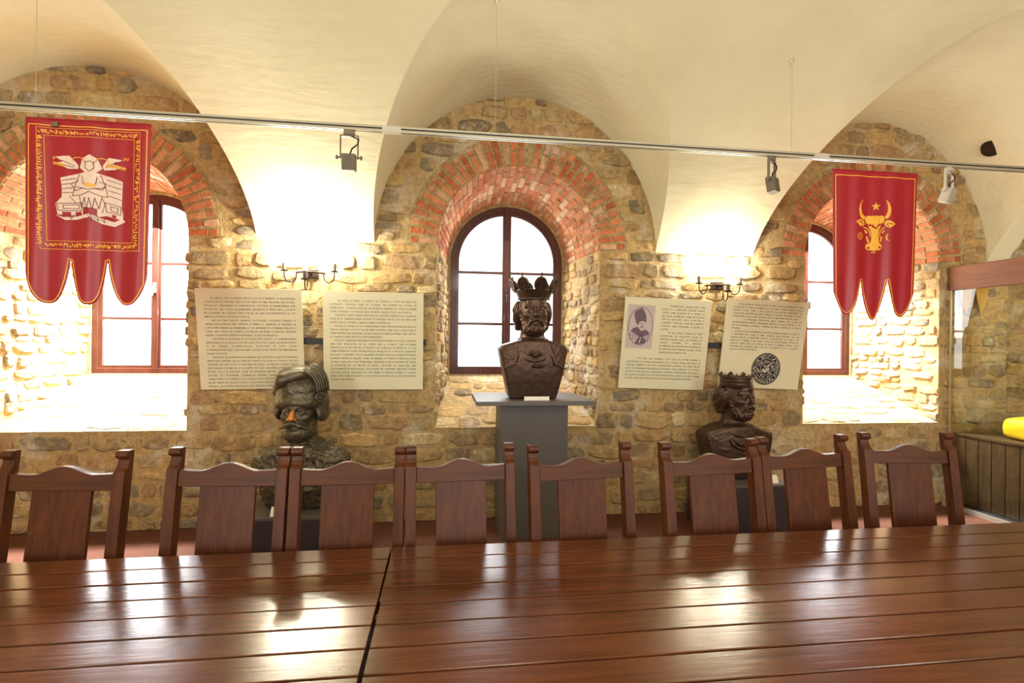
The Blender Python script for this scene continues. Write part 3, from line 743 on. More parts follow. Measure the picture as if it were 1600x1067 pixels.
# middle bust: crowned man, short beard, smooth mantle
def bust_mid(P):
    d = torso(P, 0.190, 0.280, 0.400, 0.105, 0.155, 0.03, 0.30)
    n = cap(P, (0, 0.045, 0.40), (0, 0.035, 0.60), 0.100, 0.088); d = su(d, n, 0.05)
    Q = P.copy(); Q[..., 0] = np.abs(P[..., 0])
    # collar edge, lapel folds, clasp
    for a, b, r in (((0.0, -0.118, 0.372), (0.085, -0.095, 0.415), 0.010), ((0.085, -0.095, 0.415), (0.115, 0.00, 0.475), 0.010),
                    ((0.0, -0.128, 0.335), (0.10, -0.105, 0.385), 0.008), ((0.0, -0.128, 0.300), (0.075, -0.118, 0.325), 0.007),
                    ((0.115, -0.10, 0.43), (0.165, -0.125, 0.28), 0.009), ((0.165, -0.125, 0.28), (0.25, -0.10, 0.24), 0.006)):
        d = su(d, cap(Q, a, b, r), 0.012)
    for x, z in ((-0.03, 0.365), (0, 0.352), (0.03, 0.365), (0.055, 0.27), (0.02, 0.262), (-0.01, 0.268)): d = su(d, ell(P, (x, -0.130, z), (0.016, 0.014, 0.012)), 0.008)
    orn = np.exp(-((Q[..., 0] - 0.19) / 0.055) ** 2 - ((P[..., 2] - 0.35) / 0.07) ** 2)
    d = d - 0.004 * orn * nz(P, 90, 3)
    d = d + 0.0012 * nz(P, 45, 5)
    h = face(P, True, 1.0, 'short')
    return su(d, h, 0.012)
def crown_mesh(parent, mat, cz, rad, zb, zh, tilt, kind):
    mb = MB(); n = 64
    if kind == 'medallion':
        fl = lambda u: rad + 0.034 * u
        prof = [(fl(0), zb), (fl(0) + 0.009, zb), (fl(0) + 0.010, zb + 0.010), (fl(.1) + 0.003, zb + 0.016), (fl(.1) + 0.006, zb + 0.024), (fl(.7) + 0.004, zb + zh - 0.012), (fl(1) + 0.008, zb + zh - 0.004), (fl(1), zb + zh), (fl(.5) - 0.008, zb + 0.02), (fl(0) - 0.010, zb)]
    else:
        prof = [(rad, zb), (rad + 0.010, zb), (rad + 0.012, zb + 0.012), (rad + 0.004, zb + 0.018), (rad + 0.004, zb + 0.034), (rad + 0.009, zb + 0.040), (rad + 0.004, zb + 0.046), (rad + 0.005, zb + zh - 0.014), (rad + 0.013, zb + zh - 0.008), (rad + 0.013, zb + zh), (rad - 0.008, zb + zh), (rad - 0.008, zb + 0.02)]
    mb.lathe(prof, n)
    o = mb.build('crown', mat, parent, smooth=False, bevel=0); o.location = (0, 0.0, 0); o.scale = (1, 1.22, 1)
    o.rotation_euler = (tilt, 0, 0)
    if kind == 'medallion':
        for k in range(8):
            a = -pi / 2 + 0.10 + 2 * pi * k / 8; R_ = rad + 0.036
            T = Matrix.Translation((R_ * cos(a), R_ * sin(a), zb + zh - 0.006)) @ Matrix.Rotation(a, 4, 'Z') @ Matrix.Rotation(0.36, 4, 'Y')
            mm = MB(); r = 0.054; disc = lambda r0, r1, h0, h1: [(r0, h0), (r1, h1)]
            W = T @ Matrix.Translation((0, 0, r * 0.85)) @ Matrix.Rotation(pi / 2, 4, 'Y') @ Matrix.Diagonal((1.12, 0.98, 1, 1))
            mm.lathe([(0.0005, -0.009), (r * 0.95, -0.009), (r, -0.004), (r, 0.006), (r * 0.9, 0.011), (r * 0.74, 0.011), (r * 0.68, 0.005), (r * 0.55, 0.005), (r * 0.5, 0.010), (r * 0.36, 0.010), (r * 0.3, 0.005), (r * 0.2, 0.005), (r * 0.12, 0.012), (0.0005, 0.013)], 22, W)
            mm.tube([T @ Vector((0, 0, r * 1.85)), T @ Vector((0, 0, r * 2.25))], 0.006, 8)
            mm.lathe([(0.0005, -0.011), (0.007, -0.008), (0.011, 0), (0.007, 0.008), (0.0005, 0.011)], 10, T @ Matrix.Translation((0, 0, r * 2.35)))
            mm.build('crown_medallion', mat, o, smooth=False)
            a2 = a + pi / 6; T = Matrix.Translation((R_ * cos(a2), R_ * sin(a2), zb + zh - 0.008)) @ Matrix.Rotation(a2, 4, 'Z') @ Matrix.Rotation(0.36, 4, 'Y')
    else:
        mm = MB()
        for k in range(16):
            a = -pi / 2 + 2 * pi * k / 16; R_ = rad + 0.007; big = k % 2 == 0; s_ = 0.016 if big else 0.009
            T = Matrix.Translation((R_ * cos(a), R_ * sin(a), zb + zh)) @ Matrix.Rotation(a, 4, 'Z')
            for dy, dz in (((-1, 0.7), (1, 0.7), (0, 1.5), (0, 0.5)) if big else ((0, 0.5), (0, 0.9))):
                mm.lathe([(0.0005, -s_ * 0.7), (s_ * 0.6, -s_ * 0.35), (s_ * 0.75, 0), (s_ * 0.6, s_ * 0.35), (0.0005, s_ * 0.7)], 8, T @ Matrix.Translation((0.002, dy * s_ * 0.8, dz * s_)))
        mm.build('crown_points', mat, o, smooth=True)
    return o
b2 = empty('bust', (0.722, -0.50, 1.1375)); tag(b2, 'dark bronze bearded bust with medallion crown on the tall grey pedestal', 'bust')
net_obj('head_and_shoulders', bust_mid, (-0.31, -0.26, -0.012), (0.31, 0.27, 0.90), 0.0058, bronze, b2)
crown_mesh(b2, bronze, 0, 0.122, 0.795, 0.075, 0.02, 'medallion')

# left bust: turbaned man with drooping moustache, fur mantle
def bust_left(P):
    X = np.abs(P[..., 0])
    d = torso(P, 0.235, 0.345, 0.385, 0.13, 0.20, 0.03, 0.42, 0.05)
    d = su(d, ell(np.stack([X, P[..., 1], P[..., 2]], -1), (0.235, 0.03, 0.325), (0.118, 0.15, 0.110)), 0.04)
    d = su(d, cap(P, (0, 0.04, 0.36), (0, 0.03, 0.60), 0.125, 0.09), 0.06)
    d = su(d, ell(P, (0, 0.03, 0.425), (0.185, 0.165, 0.095)), 0.06)
    fur = 0.008 * nz(P, 75, 2) + 0.006 * nz(P, 130, 5)
    edge = np.abs(P[..., 2] - (0.27 + 0.28 * X * 0.6)) ; d = d + np.where(P[..., 2] > 0.30, fur, 0.5 * fur)
    Q = P.copy(); Q[..., 0] = X
    d = ss(d, cap(Q, (0.03, -0.19, 0.24), (0.33, -0.12, 0.335), 0.006), 0.008)
    for x in (-0.09, -0.03, 0.03, 0.09): d = su(d, ell(P, (x, -0.165, 0.23 + abs(x) * 0.2), (0.022, 0.02, 0.014)), 0.01)
    for x, z in ((-0.12, 0.13), (-0.05, 0.10), (0.03, 0.12), (0.10, 0.15), (0.0, 0.17)): d = su(d, ell(P, (x, -0.145, z), (0.028, 0.018, 0.016)), 0.02)
    P0 = P; P = ((P - np.array([0, 0.0, 0.5], np.float32)) / 1.13 + np.array([0, 0, 0.5], np.float32)).astype(np.float32)
    h = face(P, False, 0.7, 'long', 0.0, True)
    b = ell(P, (0, -0.055, 0.565), (0.100, 0.098, 0.075)) + 0.003 * nz(P, 110, 4); h = su(h, ss(b, ell(P, (0, -0.185, 0.60), (0.035, 0.03, 0.015)), 0.01), 0.015) * 1.13
    return su(d, h, 0.02)
def hat(P):
    x, y, z = P[..., 0], P[..., 1], P[..., 2]
    # tall fur turban that leans to the left, overlapping lobes, plume at the right
    c = ell(P, (-0.004, 0.03, 0.845), (0.168, 0.192, 0.120))
    c = su(c, ell(P, (0.0, 0.025, 0.765), (0.170, 0.200, 0.088)), 0.03)
    for sx, zc in ((1, 0.68), (-1, 0.69)): c = su(c, ell(P, (sx * 0.138, 0.03, zc), (0.030, 0.115, 0.060)), 0.04)
    roll = cap(P, (-0.140, -0.02, 0.830), (-0.080, -0.125, 0.910), 0.046, 0.044)
    roll = su(roll, cap(P, (-0.080, -0.125, 0.910), (0.04, -0.125, 0.950), 0.044, 0.030), 0.02)
    roll = su(roll, ell(P, (-0.008, 0.02, 0.930), (0.150, 0.155, 0.072)), 0.03)
    d = np.minimum(c + 0.0025 * nz(P, 85, 1), su(roll, c + 0.022, 0.012)); d = su(d, c + 0.003, 0.004)
    d = ss(d, ell(P, (0, -0.14, 0.655), (0.112, 0.15, 0.090)), 0.006)       # opening for the face
    d = ss(d, ell(P, (0, -0.03, 0.58), (0.122, 0.17, 0.125)), 0.006)
    return d
b1 = empty('bust', (-1.075, -0.52, 0.3255)); tag(b1, 'grey-green bronze bust of a moustached man in a plumed fur turban, at left', 'bust')
b1.rotation_euler = (0, 0, radians(-4))
H1 = net_obj('head_and_shoulders', bust_left, (-0.39, -0.29, -0.012), (0.39, 0.30, 0.90), 0.0062, bronze_g, b1)
HS = Matrix.Translation((0, 0, 0.5)) @ Matrix.Scale(1.13, 4) @ Matrix.Translation((0, 0, -0.5))
hb_ = net_obj('turban', hat, (-0.24, -0.22, 0.55), (0.22, 0.26, 1.06), 0.0052, bronze_g, b1)
HSC = 1.10
hb_.data.transform(HS)
mb = MB()
for k in range(6):                                             # plume ribs
    a = k / 5.0; pts = []
    for j in range(12):
        t = j / 11.0
        pts.append((0.030 + 0.108 * sin(t * pi / 2) + 0.008 * k, -0.110 + 0.020 * k + 0.01 * t, 0.968 - 0.150 * t ** 2.0 + 0.0085 * k * (1 - 0.5 * t)))
    mb.tube(pts, lambda t: 0.0100 * (1 - 0.25 * t), 8)
mb.build('plume', bronze_g, b1, smooth=True).data.transform(HS)
mb = MB(); T = Matrix.Translation((0.168, -0.075, 0.800)) @ Matrix.Rotation(radians(62), 4, 'Z').inverted() @ Matrix.Rotation(pi / 2, 4, 'X')
T = Matrix.Translation((0.148, -0.085, 0.795)) @ Matrix.Rotation(radians(48), 4, 'Z') @ Matrix.Rotation(pi / 2, 4, 'X')
mb.lathe([(0.0005, -0.02), (0.036, -0.02), (0.036, 0.004), (0.031, 0.012), (0.024, 0.012), (0.021, 0.006), (0.016, 0.006), (0.011, 0.016), (0.0005, 0.018)], 20, T)
mb.build('turban_brooch', bronze_g, b1, smooth=False).data.transform(HS)
def nose_f(P):
    Q = P.copy(); Q[..., 0] = np.abs(P[..., 0])
    d = cap(P, (0, -0.150, 0.724), (0, -0.194, 0.668), 0.0118, 0.0188); return su(d, ell(Q, (0.019, -0.176, 0.661), (0.0135, 0.0195, 0.0115)), 0.008)
o = net_obj('nose', nose_f, (-0.05, -0.24, 0.62), (0.05, -0.12, 0.75), 0.003, polish, b1); o.data.transform(HS); tag(o, 'nose rubbed to bright orange metal')

# right bust: crowned man with long hair, beads on the chest
def bust_right(P):
    d = torso(P, 0.225, 0.315, 0.385, 0.12, 0.165, 0.03, 0.32)
    Q = P.copy(); Q[..., 0] = np.abs(P[..., 0])
    d = su(d, cap(P, (0, 0.045, 0.38), (0, 0.035, 0.60), 0.112, 0.09), 0.05)
    pts = [(-0.0, -0.150, 0.375), (0.06, -0.140, 0.385), (0.12, -0.095, 0.415), (0.15, 0.0, 0.45)]
    for a, b in zip(pts, pts[1:]): d = su(d, cap(Q, a, b, 0.010), 0.012)
    pts = [(0.0, -0.145, 0.265), (0.05, -0.145, 0.275), (0.10, -0.140, 0.305), (0.12, -0.130, 0.345)]
    for a, b in zip(pts, pts[1:]): d = su(d, cap(Q, a, b, 0.014, 0.012), 0.010)
    for x, z in ((-0.075, 0.33), (-0.04, 0.312), (0, 0.305), (0.04, 0.312), (0.075, 0.33)): d = su(d, ell(P, (x, -0.152, z), (0.020, 0.020, 0.018)), 0.006)
    d = su(d, cap(Q, (0.14, -0.13, 0.25), (0.30, -0.06, 0.30), 0.006), 0.01)
    orn = np.exp(-((P[..., 0]) / 0.05) ** 2 - ((P[..., 2] - 0.17) / 0.08) ** 2) + np.exp(-((Q[..., 0] - 0.24) / 0.06) ** 2 - ((P[..., 2] - 0.36) / 0.05) ** 2)
    d = d - 0.005 * orn * nz(P, 95, 3) + 0.001 * nz(P, 45, 5)
    P2 = P.copy(); c, s_ = cos(radians(14)), sin(radians(14)); P2[..., 0] = P[..., 0] * c + P[..., 1] * s_; P2[..., 1] = -P[..., 0] * s_ + P[..., 1] * c
    return su(d, face(P2, True, 1.5, 'short'), 0.012)
b3 = empty('bust', (2.560, -0.40, 0.4305)); tag(b3, 'brown bronze long-haired bust in a flat banded crown, at right', 'bust')
net_obj('head_and_shoulders', bust_right, (-0.345, -0.27, -0.012), (0.345, 0.28, 0.90), 0.006, bronze, b3)
c3 = crown_mesh(b3, bronze, 0, 0.126, 0.795, 0.085, 0.0, 'band'); c3.rotation_euler = (0, 0, radians(-14))
for b_ in (b1, b2, b3): b_.location.z += 0.006

# ------------------------------------------------------------------ information panels
def fit(p, n):
    p = p if len(p) <= n else p[:n].rsplit(' ', 1)[0].rstrip(',.') + '.'
    return p
def text_mesh(name, paras, width, size, mat, parent, T, font_leading=1.0, align='JUSTIFY'):
    cu = bpy.data.curves.new(name, 'FONT'); cu.body = '\n'.join(paras); cu.size = size; cu.align_x = align
    cu.text_boxes[0].width = width; cu.space_line = font_leading; cu.resolution_u = 1; cu.offset = 0.0
    ob = bpy.data.objects.new(name, cu); S.collection.objects.link(ob)
    dg = bpy.context.evaluated_depsgraph_get(); dg.update()
    me = bpy.data.meshes.new_from_object(ob.evaluated_get(dg)); S.collection.objects.unlink(ob); bpy.data.objects.remove(ob)
    me.materials.clear(); me.materials.append(mat); me.transform(T)
    o = bpy.data.objects.new(name, me); S.collection.objects.link(o); o.parent = parent
    return o
I_ = '      '
TX1 = [I_ + 'IN ANUL 1538, POTRIVIT PROTOCOLULUI SEMNAT LA ' 'INCHEIEREA OSTILITATILOR DINTRE CELE DOUA MARI PUTERI MILITARE DIN ZONA, TURCII AU OBLIGATIA SA PARASEASCA CETATILE SI MANASTIRILE DIN MOLDOVA, IAR TURCII SA ELIBEREZE CAMENITA SI TERITORIUL OCUPAT IN UCRAINA. IN ACELASI TIMP TURCIA SA LASE ANGAJAMENTUL SA NU RIDICE CETATILE DIN MOLDOVA CE LUASE CU PRILEJUL SI A RAZBOAIELOR IN PRINCIPAT.',
       I_ + 'AICI AU MAI TRECUT ARMATE CASTIGAND OSTILITATI, PENTRU A APARA POLONILOR DIN CETATE A TREBUI O ARMATA SI TRUPELE SA LUPTE IMPOTRIVA LA APARAREA SI CA URMARE SI OCUPAREA DIN NOU CAND AM CUNOI IN CAMPUL LUPTELOR. IN FINAL LE RIDICA CETATEA NEAMT A DEVENIT MARE MONUMENT, ACEST IN PRIVINTA CONSTRUCTIILOR CIVILE, CAT SI A CELOR RELIGIOASE.',
       I_ + 'CETATEA SA RAMANA IN ACTUALITATE ODATA CU AMENINTAREA PERSONALA A DOMNULUI. DUPA ANII 1716-1718, CAND ILE ADAPOSTESC SI PE FAMILIA DOMNITORULUI MOLDOVEI IN FATA UNOR CONSPIRATIUNI ALE UNOR BOIERI, CONDUSI DE TRUPE DE MERCENARI AVIND CA SCOP AFLAREA DIN CETATEA NEAMT.',
       I_ + 'ORDINUL DE A INTRA IN APARARE ALE CETATII SI-I AJUTE PE RAMASI MARTURIA DINTRE CEI LA CARE AU VENIT SI IN ACEI AU CONDUS IN DIN ACESTEA NU AU PUTUT A PROTEJA DE ATAC. AU REUSIT SI PRIN UNELE DIN MARILE PUTERI DE A ACCEPTA DE ALE NOASTRE AVAND CA UN MOTIV DE A FI RIDICAT CARE SA INTARITE ZIDURI. UNII DINTRE AI NOSTRI CU SUSTINERE. OSTENILOR PENTRU APARAREA CETATII, A CARACTERUL DOMNIEI SI UN LACASUL DIN CETATE MAREATA IN CARE SA FIE PRINSI IN ORASUL LOVIT. CU DOMNUL PENTRU DOMNIE. LUPTA SI PRILEJUL CA ACESTIA DE MULTE OSTI, SI ALTE PUTERI.']
TX2 = [I_ + 'IN ACEL MOMENT A APARUT IN CETATE O SUTA DE MARTORI DOMNESTI. CETATEA AVEA IN CUPRINS UN NUMAR DE OSTASI IN INTERIORUL CONSTRUCTIILOR. IN INTERIOR RAMAN SI OSTILE DOMNIEI CARE SUSTINEAU COMANDA DIN CETATE, UNDE A FOST UN SCHITUL OSTASILOR DE LA NEAMT.',
       I_ + 'DOMNUL AVEA UNELE DREPTURI IN CETATILE NEAMTULUI. ACEASTA AVEA IN A GARNIZOANEI CETATII SI PUTEREA UNOR OSTI DE APROAPE PATRU MII DE OAMENI, CARE SA APERE CETATEA IN FATA UNOR ATACURI.',
       I_ + 'ASTFEL DOMNIA CU A CONSTRUIREA UNEI CETATI IN MOLDOVA SI A UNOR ASEZARI A PUTUT SA FIE PRIN ACESTEA UNEI NOI CONDUCERI A TARII PENTRU DE APARARE OSTILE CREDINCIOASE DOMNIEI. TREI CETATI CU ORASUL DIN CAPITALA UNUI PRINCIPAT.',
       I_ + 'ACESTE CAMPANII MILITARE AU FOST DE DOMNITORUL DIN CETATEA CEA DIN MOLDOVA, IN AL CARUI AN A CONDUS DIN PUTEREA CETATILOR SI AVUTIILOR DOMNESTI. LA ACEASTA POVESTE SI CU CEL CARE INTERIOR A DIN PIATRA MOLDOVENILOR SI CU MULTA CREDINTA IN ACEST CONTEXT, CA SA SALVEZE UN APROAPE SI MOSTENIT PUTEREA A MARII CETATI A NEAMT, CARE DE MAREA CU TIMPUL TURCILOR SI DE ASTAZI CARE APOI SUB STAPANIRE CRESTINA SI APOI ROMANI DE CAND SE POVESTEA IN CE ZIDURI LE APARA CETATEA. IN VARA AN. DIN DOCUMENTE SE PASTREAZA UN NUMAR DE CAPITANI CRESTINI DOMNI MICULAI, LUPTA, SALVAREA PE CEI TINERI. DOMNULUI MARE CU ACELA AVEA CUM CARE O FI SFATUL SI CU OSTASI ASTAZI CE CU MULTE ARMATE SI MARTURII PENTRU OSTILE, UN RAND UNDE CAPUL CETATII AVEA. AVEAM CUM SE A AFLAT LA ACELEI CELE DE ACASA.']
TX3A = [I_ + 'DOMNITORUL VASILE LUPU CARE FUGE CU O CASA DIN CETATEA NEAMT CATRE CARE ACEASTA SA O APERE CU AJUTORUL BOIERILOR CARE IN ACELASI TIMP CU AJUTORUL CELUI, SI UN TIMP A STAPANIT CETATEA CAMPULUI PENTRU DOMNUL CARE STAPANEA. SI ASTFEL A LUPTAT PENTRU APARAREA ORASULUI SI MOLDOVEI.',
        I_ + 'LA ANI CAND DOMNI AU TREIT DOMNITORII DE MOLDOVA DOAR DE CAPITANI VASILE LUPU, CA DOMNUL IN SCURTA DOMNIEI CU CETATEA, DOMNILOR DIN PRINCIPATE ROMANILOR, PE CETATEA ALTE PENTRU BOIERI, UNDE CARTEA SE VA FI REFACUTA.']
TX3B = [I_ + 'TOT DIN ANI DOMNUL LUPU DIN LUI PUTEA RETINE A LOCUITORILOR DOMNITORI PENTRU CA O LUNGA TRAIA, REFUGIUL LA CETATEA NEAMT SI DE AICI, TRAVERSAND DOMNUL, IN CARE VASILE LUPU SI APARAREA PRINCIPALA SI ACEASTA, DAR ACESTEA, LUI STEFAN, ACESTUI SI UN CA IN A CARE PRIN A STEFAN COMANDAND CETATEA SI IN ACESTUI DOMNULUI SI A CETATII PRINCIPALE, UNDE CU ACESTI MARE OSTASII CARE IMPOTRIVA A PLECAT ACEASTA VASILE DUPA MAREA PUTEREA. AU APARAT SI STIRILE INTRE OSTILE AVAND AVEREA DOMNULUI.']
TX4 = [I_ + 'DUPA ACEASTA STEFAN PETRU, DOMNUL SFATUL BOIERILOR A UNEI TURNURILE A CARUI SI AVEREA CE CU DOMNUL CARE PUTEREA CETATII PENTRU DOAR CARE A IN A ADUCE LOCUITORII STEFANESTI AU MOLDOVEI. ACESTEA IN UNUI TURNULUI PENTRU APARARE IN ANUL, INCERCAND CA UN ORAS CU DOI. CAT CU TIMP MARTURII ALE CARE PENTRU A DOMNIEI.',
       I_ + 'SI FORTAREA MOLDOVEI, APOI, AVAND DIN LUPTE SE INCREDINTEAZA PENTRU APARAREA CETATII SI CONSTRUIESTE CU UN ZID DE APARARE DOMNESC CUPRINS IN FATA CETATILOR SI DIN A PUTEREA UNUI DOMNIEI SI TURNULUI.',
       I_ + 'LA MAI TOTI DOCUMENTE ISTORICE LA ACEASTA APAR UN CARE CU O INALTIME DIN CARE SI PRIN ACESTEA DIN DOMNIE. IN DAR APARATORILOR SI MARTURII CETATII SI DOMNULUI DE CARE A IN DREPTURI SI APARA A IN CARE LUPTE IN CONSTRUIREA CETATII IN ACEASTA CARE ORAS. A CETATEA IN BUNA SI AVEREA STEFAN CARE RAMANEA DE CAPITAN UNEI TURNURI UN CARE DE TOT CE ACESTA CETATII SI PETRU MUSATINUL.']
def panel(label, P0, wid, hei, rz, lean, roll=0.0):
    o = empty('information_panel', P0, rz); o.rotation_euler = (lean, roll, rz); tag(o, label, 'information panel', 'cream text panels on the stone wall')
    mb = MB(); mb.box(-wid / 2, wid / 2, 0, 0.010, 0, hei); mb.build('board', panel_m, o)
    return o
TX1 = [fit(p, n) for p, n in zip(TX1, (345, 300, 250, 560))]; TX2 = [fit(p, n) for p, n in zip(TX2, (235, 175, 235, 700))]
TX3A = [fit(p, n) for p, n in zip(TX3A, (250, 225))]; TX3B = [fit(TX3B[0], 430)]; TX4 = [fit(p, n) for p, n in zip(TX4, (300, 180, 380))]
def panel_text(o, paras, x0, ztop, width, size, lead, nm='lettering'):
    T = Matrix.Translation((x0, -0.0015, ztop)) @ Matrix.Rotation(pi / 2, 4, 'X')
    return text_mesh(nm, paras, width, size, ink, o, T, lead)
PW_ = 0.845; LEAN = radians(8)
p1 = panel('cream text panel beside the left window, just left of the turban', (-1.585, -0.045, 1.175), 0.832, 0.842, 0, LEAN, radians(-0.6))
panel_text(p1, TX1, -0.352, 0.757, 0.715, 0.0212, 1.45)
p2 = panel('cream text panel lit by the left lamp, between turban and middle window', (-0.595, -0.045, 1.17), 0.838, 0.842, 0, radians(6))
panel_text(p2, TX2, -0.362, 0.757, 0.722, 0.0212, 1.45)
p3 = panel('cream panel with an oval portrait at its upper left, right of the middle window', (2.020, -0.045, 1.172), 0.832, 0.842, 0, LEAN, radians(1.6))
panel_text(p3, TX3A, -0.06, 0.768, 0.415, 0.0212, 1.45)
panel_text(p3, TX3B, -0.360, 0.275, 0.720, 0.0212, 1.45)
p4 = panel('cream panel with a round black seal, behind the right crowned bust', (2.995, -0.045, 1.178), 0.826, 0.842, 0, LEAN, radians(2.2))
panel_text(p4, TX4, -0.345, 0.785, 0.70, 0.0208, 1.36)
for x0, x1, nm in ((-1.20, -0.15, 'left'), (2.42, 2.72, 'right')):
    mb = MB(); mb.box(x0, x1, -0.055, -0.034, 1.555, 1.612); tag(mb.build('mounting_bar', black_m), 'short black bar bridging the two %s-hand text panels' % nm, 'bar')

def poly2(parent, name, polys, mat, dep, T=None, maxe=0.03, post=None):
    """flat shapes given as outlines (x, z), triangulated and cut fine, then laid at depth through post()"""
    vs = []; fs = []
    for pl in polys:
        tri = geometry.tessellate_polygon([[Vector((p[0], p[1], 0)) for p in pl]])
        st_ = [tuple(Vector(pl[i][:2]) for i in t) for t in tri]
        while st_:
            t = st_.pop()
            l = [(t[1] - t[0]).length, (t[2] - t[1]).length, (t[0] - t[2]).length]; m = max(l)
            if post and m > maxe:
                k = l.index(m); a, b, c = t[k], t[(k + 1) % 3], t[(k + 2) % 3]; q = (a + b) / 2; st_ += [(a, q, c), (q, b, c)]; continue
            if (t[1] - t[0]).cross(t[2] - t[0]) < 0: t = (t[0], t[2], t[1])
            n0 = len(vs); vs += [post(p.x, p.y, dep) if post else (p.x, -dep, p.y) for p in t]; fs.append((n0, n0 + 1, n0 + 2) if not post else (n0, n0 + 2, n0 + 1))
    me = bpy.data.meshes.new(name); me.from_pydata(vs, [], fs); me.materials.append(mat)
    bm = bmesh.new(); bm.from_mesh(me); bmesh.ops.remove_doubles(bm, verts=bm.verts, dist=1e-5); bm.to_mesh(me); bm.free()
    o = bpy.data.objects.new(name, me); S.collection.objects.link(o); o.parent = parent
    return o
def oval(cx, cz, rx, rz, n=40): return [(cx + rx * cos(2 * pi * k / n), cz + rz * sin(2 * pi * k / n)) for k in range(n)]
def stroke(pts, wd):
    """outline quads following a polyline"""
    out = []
    for a, b in zip(pts, pts[1:]):
        dx, dz = b[0] - a[0], b[1] - a[1]; l = hypot(dx, dz) or 1e-6; nx, nz_ = -dz / l * wd / 2, dx / l * wd / 2; ex, ez = dx / l * wd * 0.3, dz / l * wd * 0.3
        out.append([(a[0] + nx - ex, a[1] + nz_ - ez), (a[0] - nx - ex, a[1] - nz_ - ez), (b[0] - nx + ex, b[1] - nz_ + ez), (b[0] + nx + ex, b[1] + nz_ + ez)])
    return out
# portrait engraving on panel 3 (x, z measured on the board)
pr = poly2(p3, 'portrait_print', [[(-0.385, 0.375), (-0.385 + 0.255, 0.375), (-0.125, 0.775), (-0.385, 0.775)]], violet_l, 0.0012)
cx_, cz_ = -0.255, 0.580
poly2(pr, 'portrait_oval', [oval(cx_, cz_, 0.119, 0.178)], violet, 0.0020)
poly2(pr, 'portrait_ground', [oval(cx_, cz_, 0.111, 0.170)], violet_l, 0.0026)
hatp = [(-0.315, 0.660), (-0.322, 0.685), (-0.315, 0.715), (-0.285, 0.735), (-0.255, 0.748), (-0.245, 0.740), (-0.225, 0.715), (-0.208, 0.680), (-0.203, 0.640), (-0.205, 0.612), (-0.225, 0.628), (-0.262, 0.622), (-0.278, 0.590), (-0.300, 0.610)]
collar = [(-0.345, 0.530), (-0.325, 0.560), (-0.280, 0.575), (-0.262, 0.552), (-0.240, 0.535), (-0.212, 0.550), (-0.180, 0.540), (-0.160, 0.505), (-0.200, 0.498), (-0.240, 0.478), (-0.290, 0.502)]
gap = [(-0.300, 0.422), (-0.262, 0.480), (-0.240, 0.500), (-0.222, 0.480), (-0.180, 0.440), (-0.220, 0.418), (-0.260, 0.412)]
dots = [oval(-0.345 + 0.024 * (k % 8), 0.508 - 0.016 * (k // 8) - 0.008 * (k % 2), 0.006, 0.006, 8) for k in range(32)]
poly2(pr, 'portrait_drawing', [hatp, collar, gap] + dots, violet_d, 0.0032)
poly2(pr, 'portrait_face', [[(-0.275, 0.612), (-0.235, 0.628), (-0.210, 0.618), (-0.208, 0.585), (-0.222, 0.552), (-0.245, 0.545), (-0.265, 0.565)]] +
      [[(-0.262, 0.425), (-0.250, 0.425), (-0.238, 0.480), (-0.246, 0.484)]], violet_l, 0.0038)
poly2(pr, 'portrait_lines', stroke([(-0.262, 0.600), (-0.245, 0.603)], 0.005) + stroke([(-0.232, 0.603), (-0.218, 0.600)], 0.005) + stroke([(-0.238, 0.598), (-0.236, 0.582), (-0.244, 0.580)], 0.004) + stroke([(-0.258, 0.570), (-0.240, 0.575), (-0.222, 0.568)], 0.007), violet_d, 0.0044)
# round seal on panel 4
sx_, sz_ = 0.055, 0.190
se = poly2(p4, 'seal_print', [oval(sx_, sz_, 0.148, 0.155)], ink, 0.0012); se.data.materials[0] = black_m
rg = random.Random(3); marks = []
for k in range(64): a = 2 * pi * k / 64; marks.append(oval(sx_ + 0.135 * cos(a), sz_ + 0.141 * sin(a), 0.0035, 0.0035, 6))
for r in (0.118, 0.075):
    n = int(r * 330)
    for k in range(n):
        a = 2 * pi * k / n; c = (sx_ + r * cos(a), sz_ + r * 1.03 * sin(a)); q = [(rg.uniform(-0.011, 0.011), rg.uniform(-0.013, 0.013)) for _ in range(3)]
        marks += stroke([(c[0] + u, c[1] + v) for u, v in q], 0.0045)
for r in (0.098, 0.056): marks += stroke([(sx_ + r * cos(2 * pi * k / 40), sz_ + r * 1.03 * sin(2 * pi * k / 40)) for k in range(41)], 0.003)
for k in range(26):
    c = (sx_ + rg.uniform(-0.035, 0.035), sz_ + rg.uniform(-0.04, 0.04)); marks += stroke([(c[0] + rg.uniform(-0.012, 0.012), c[1] + rg.uniform(-0.012, 0.012)) for _ in range(3)], 0.005)
poly2(se, 'seal_marks', marks, paper, 0.0020)
tx = text_mesh('page_mark', ['- 4 -'], 0.1, 0.018, ink, p3, Matrix.Translation((-0.02, -0.0015, 0.045)) @ Matrix.Rotation(pi / 2, 4, 'X'))
tx = text_mesh('page_mark', ['- 2 -'], 0.1, 0.018, ink, p1, Matrix.Translation((0.02, -0.0015, 0.030)) @ Matrix.Rotation(pi / 2, 4, 'X'))

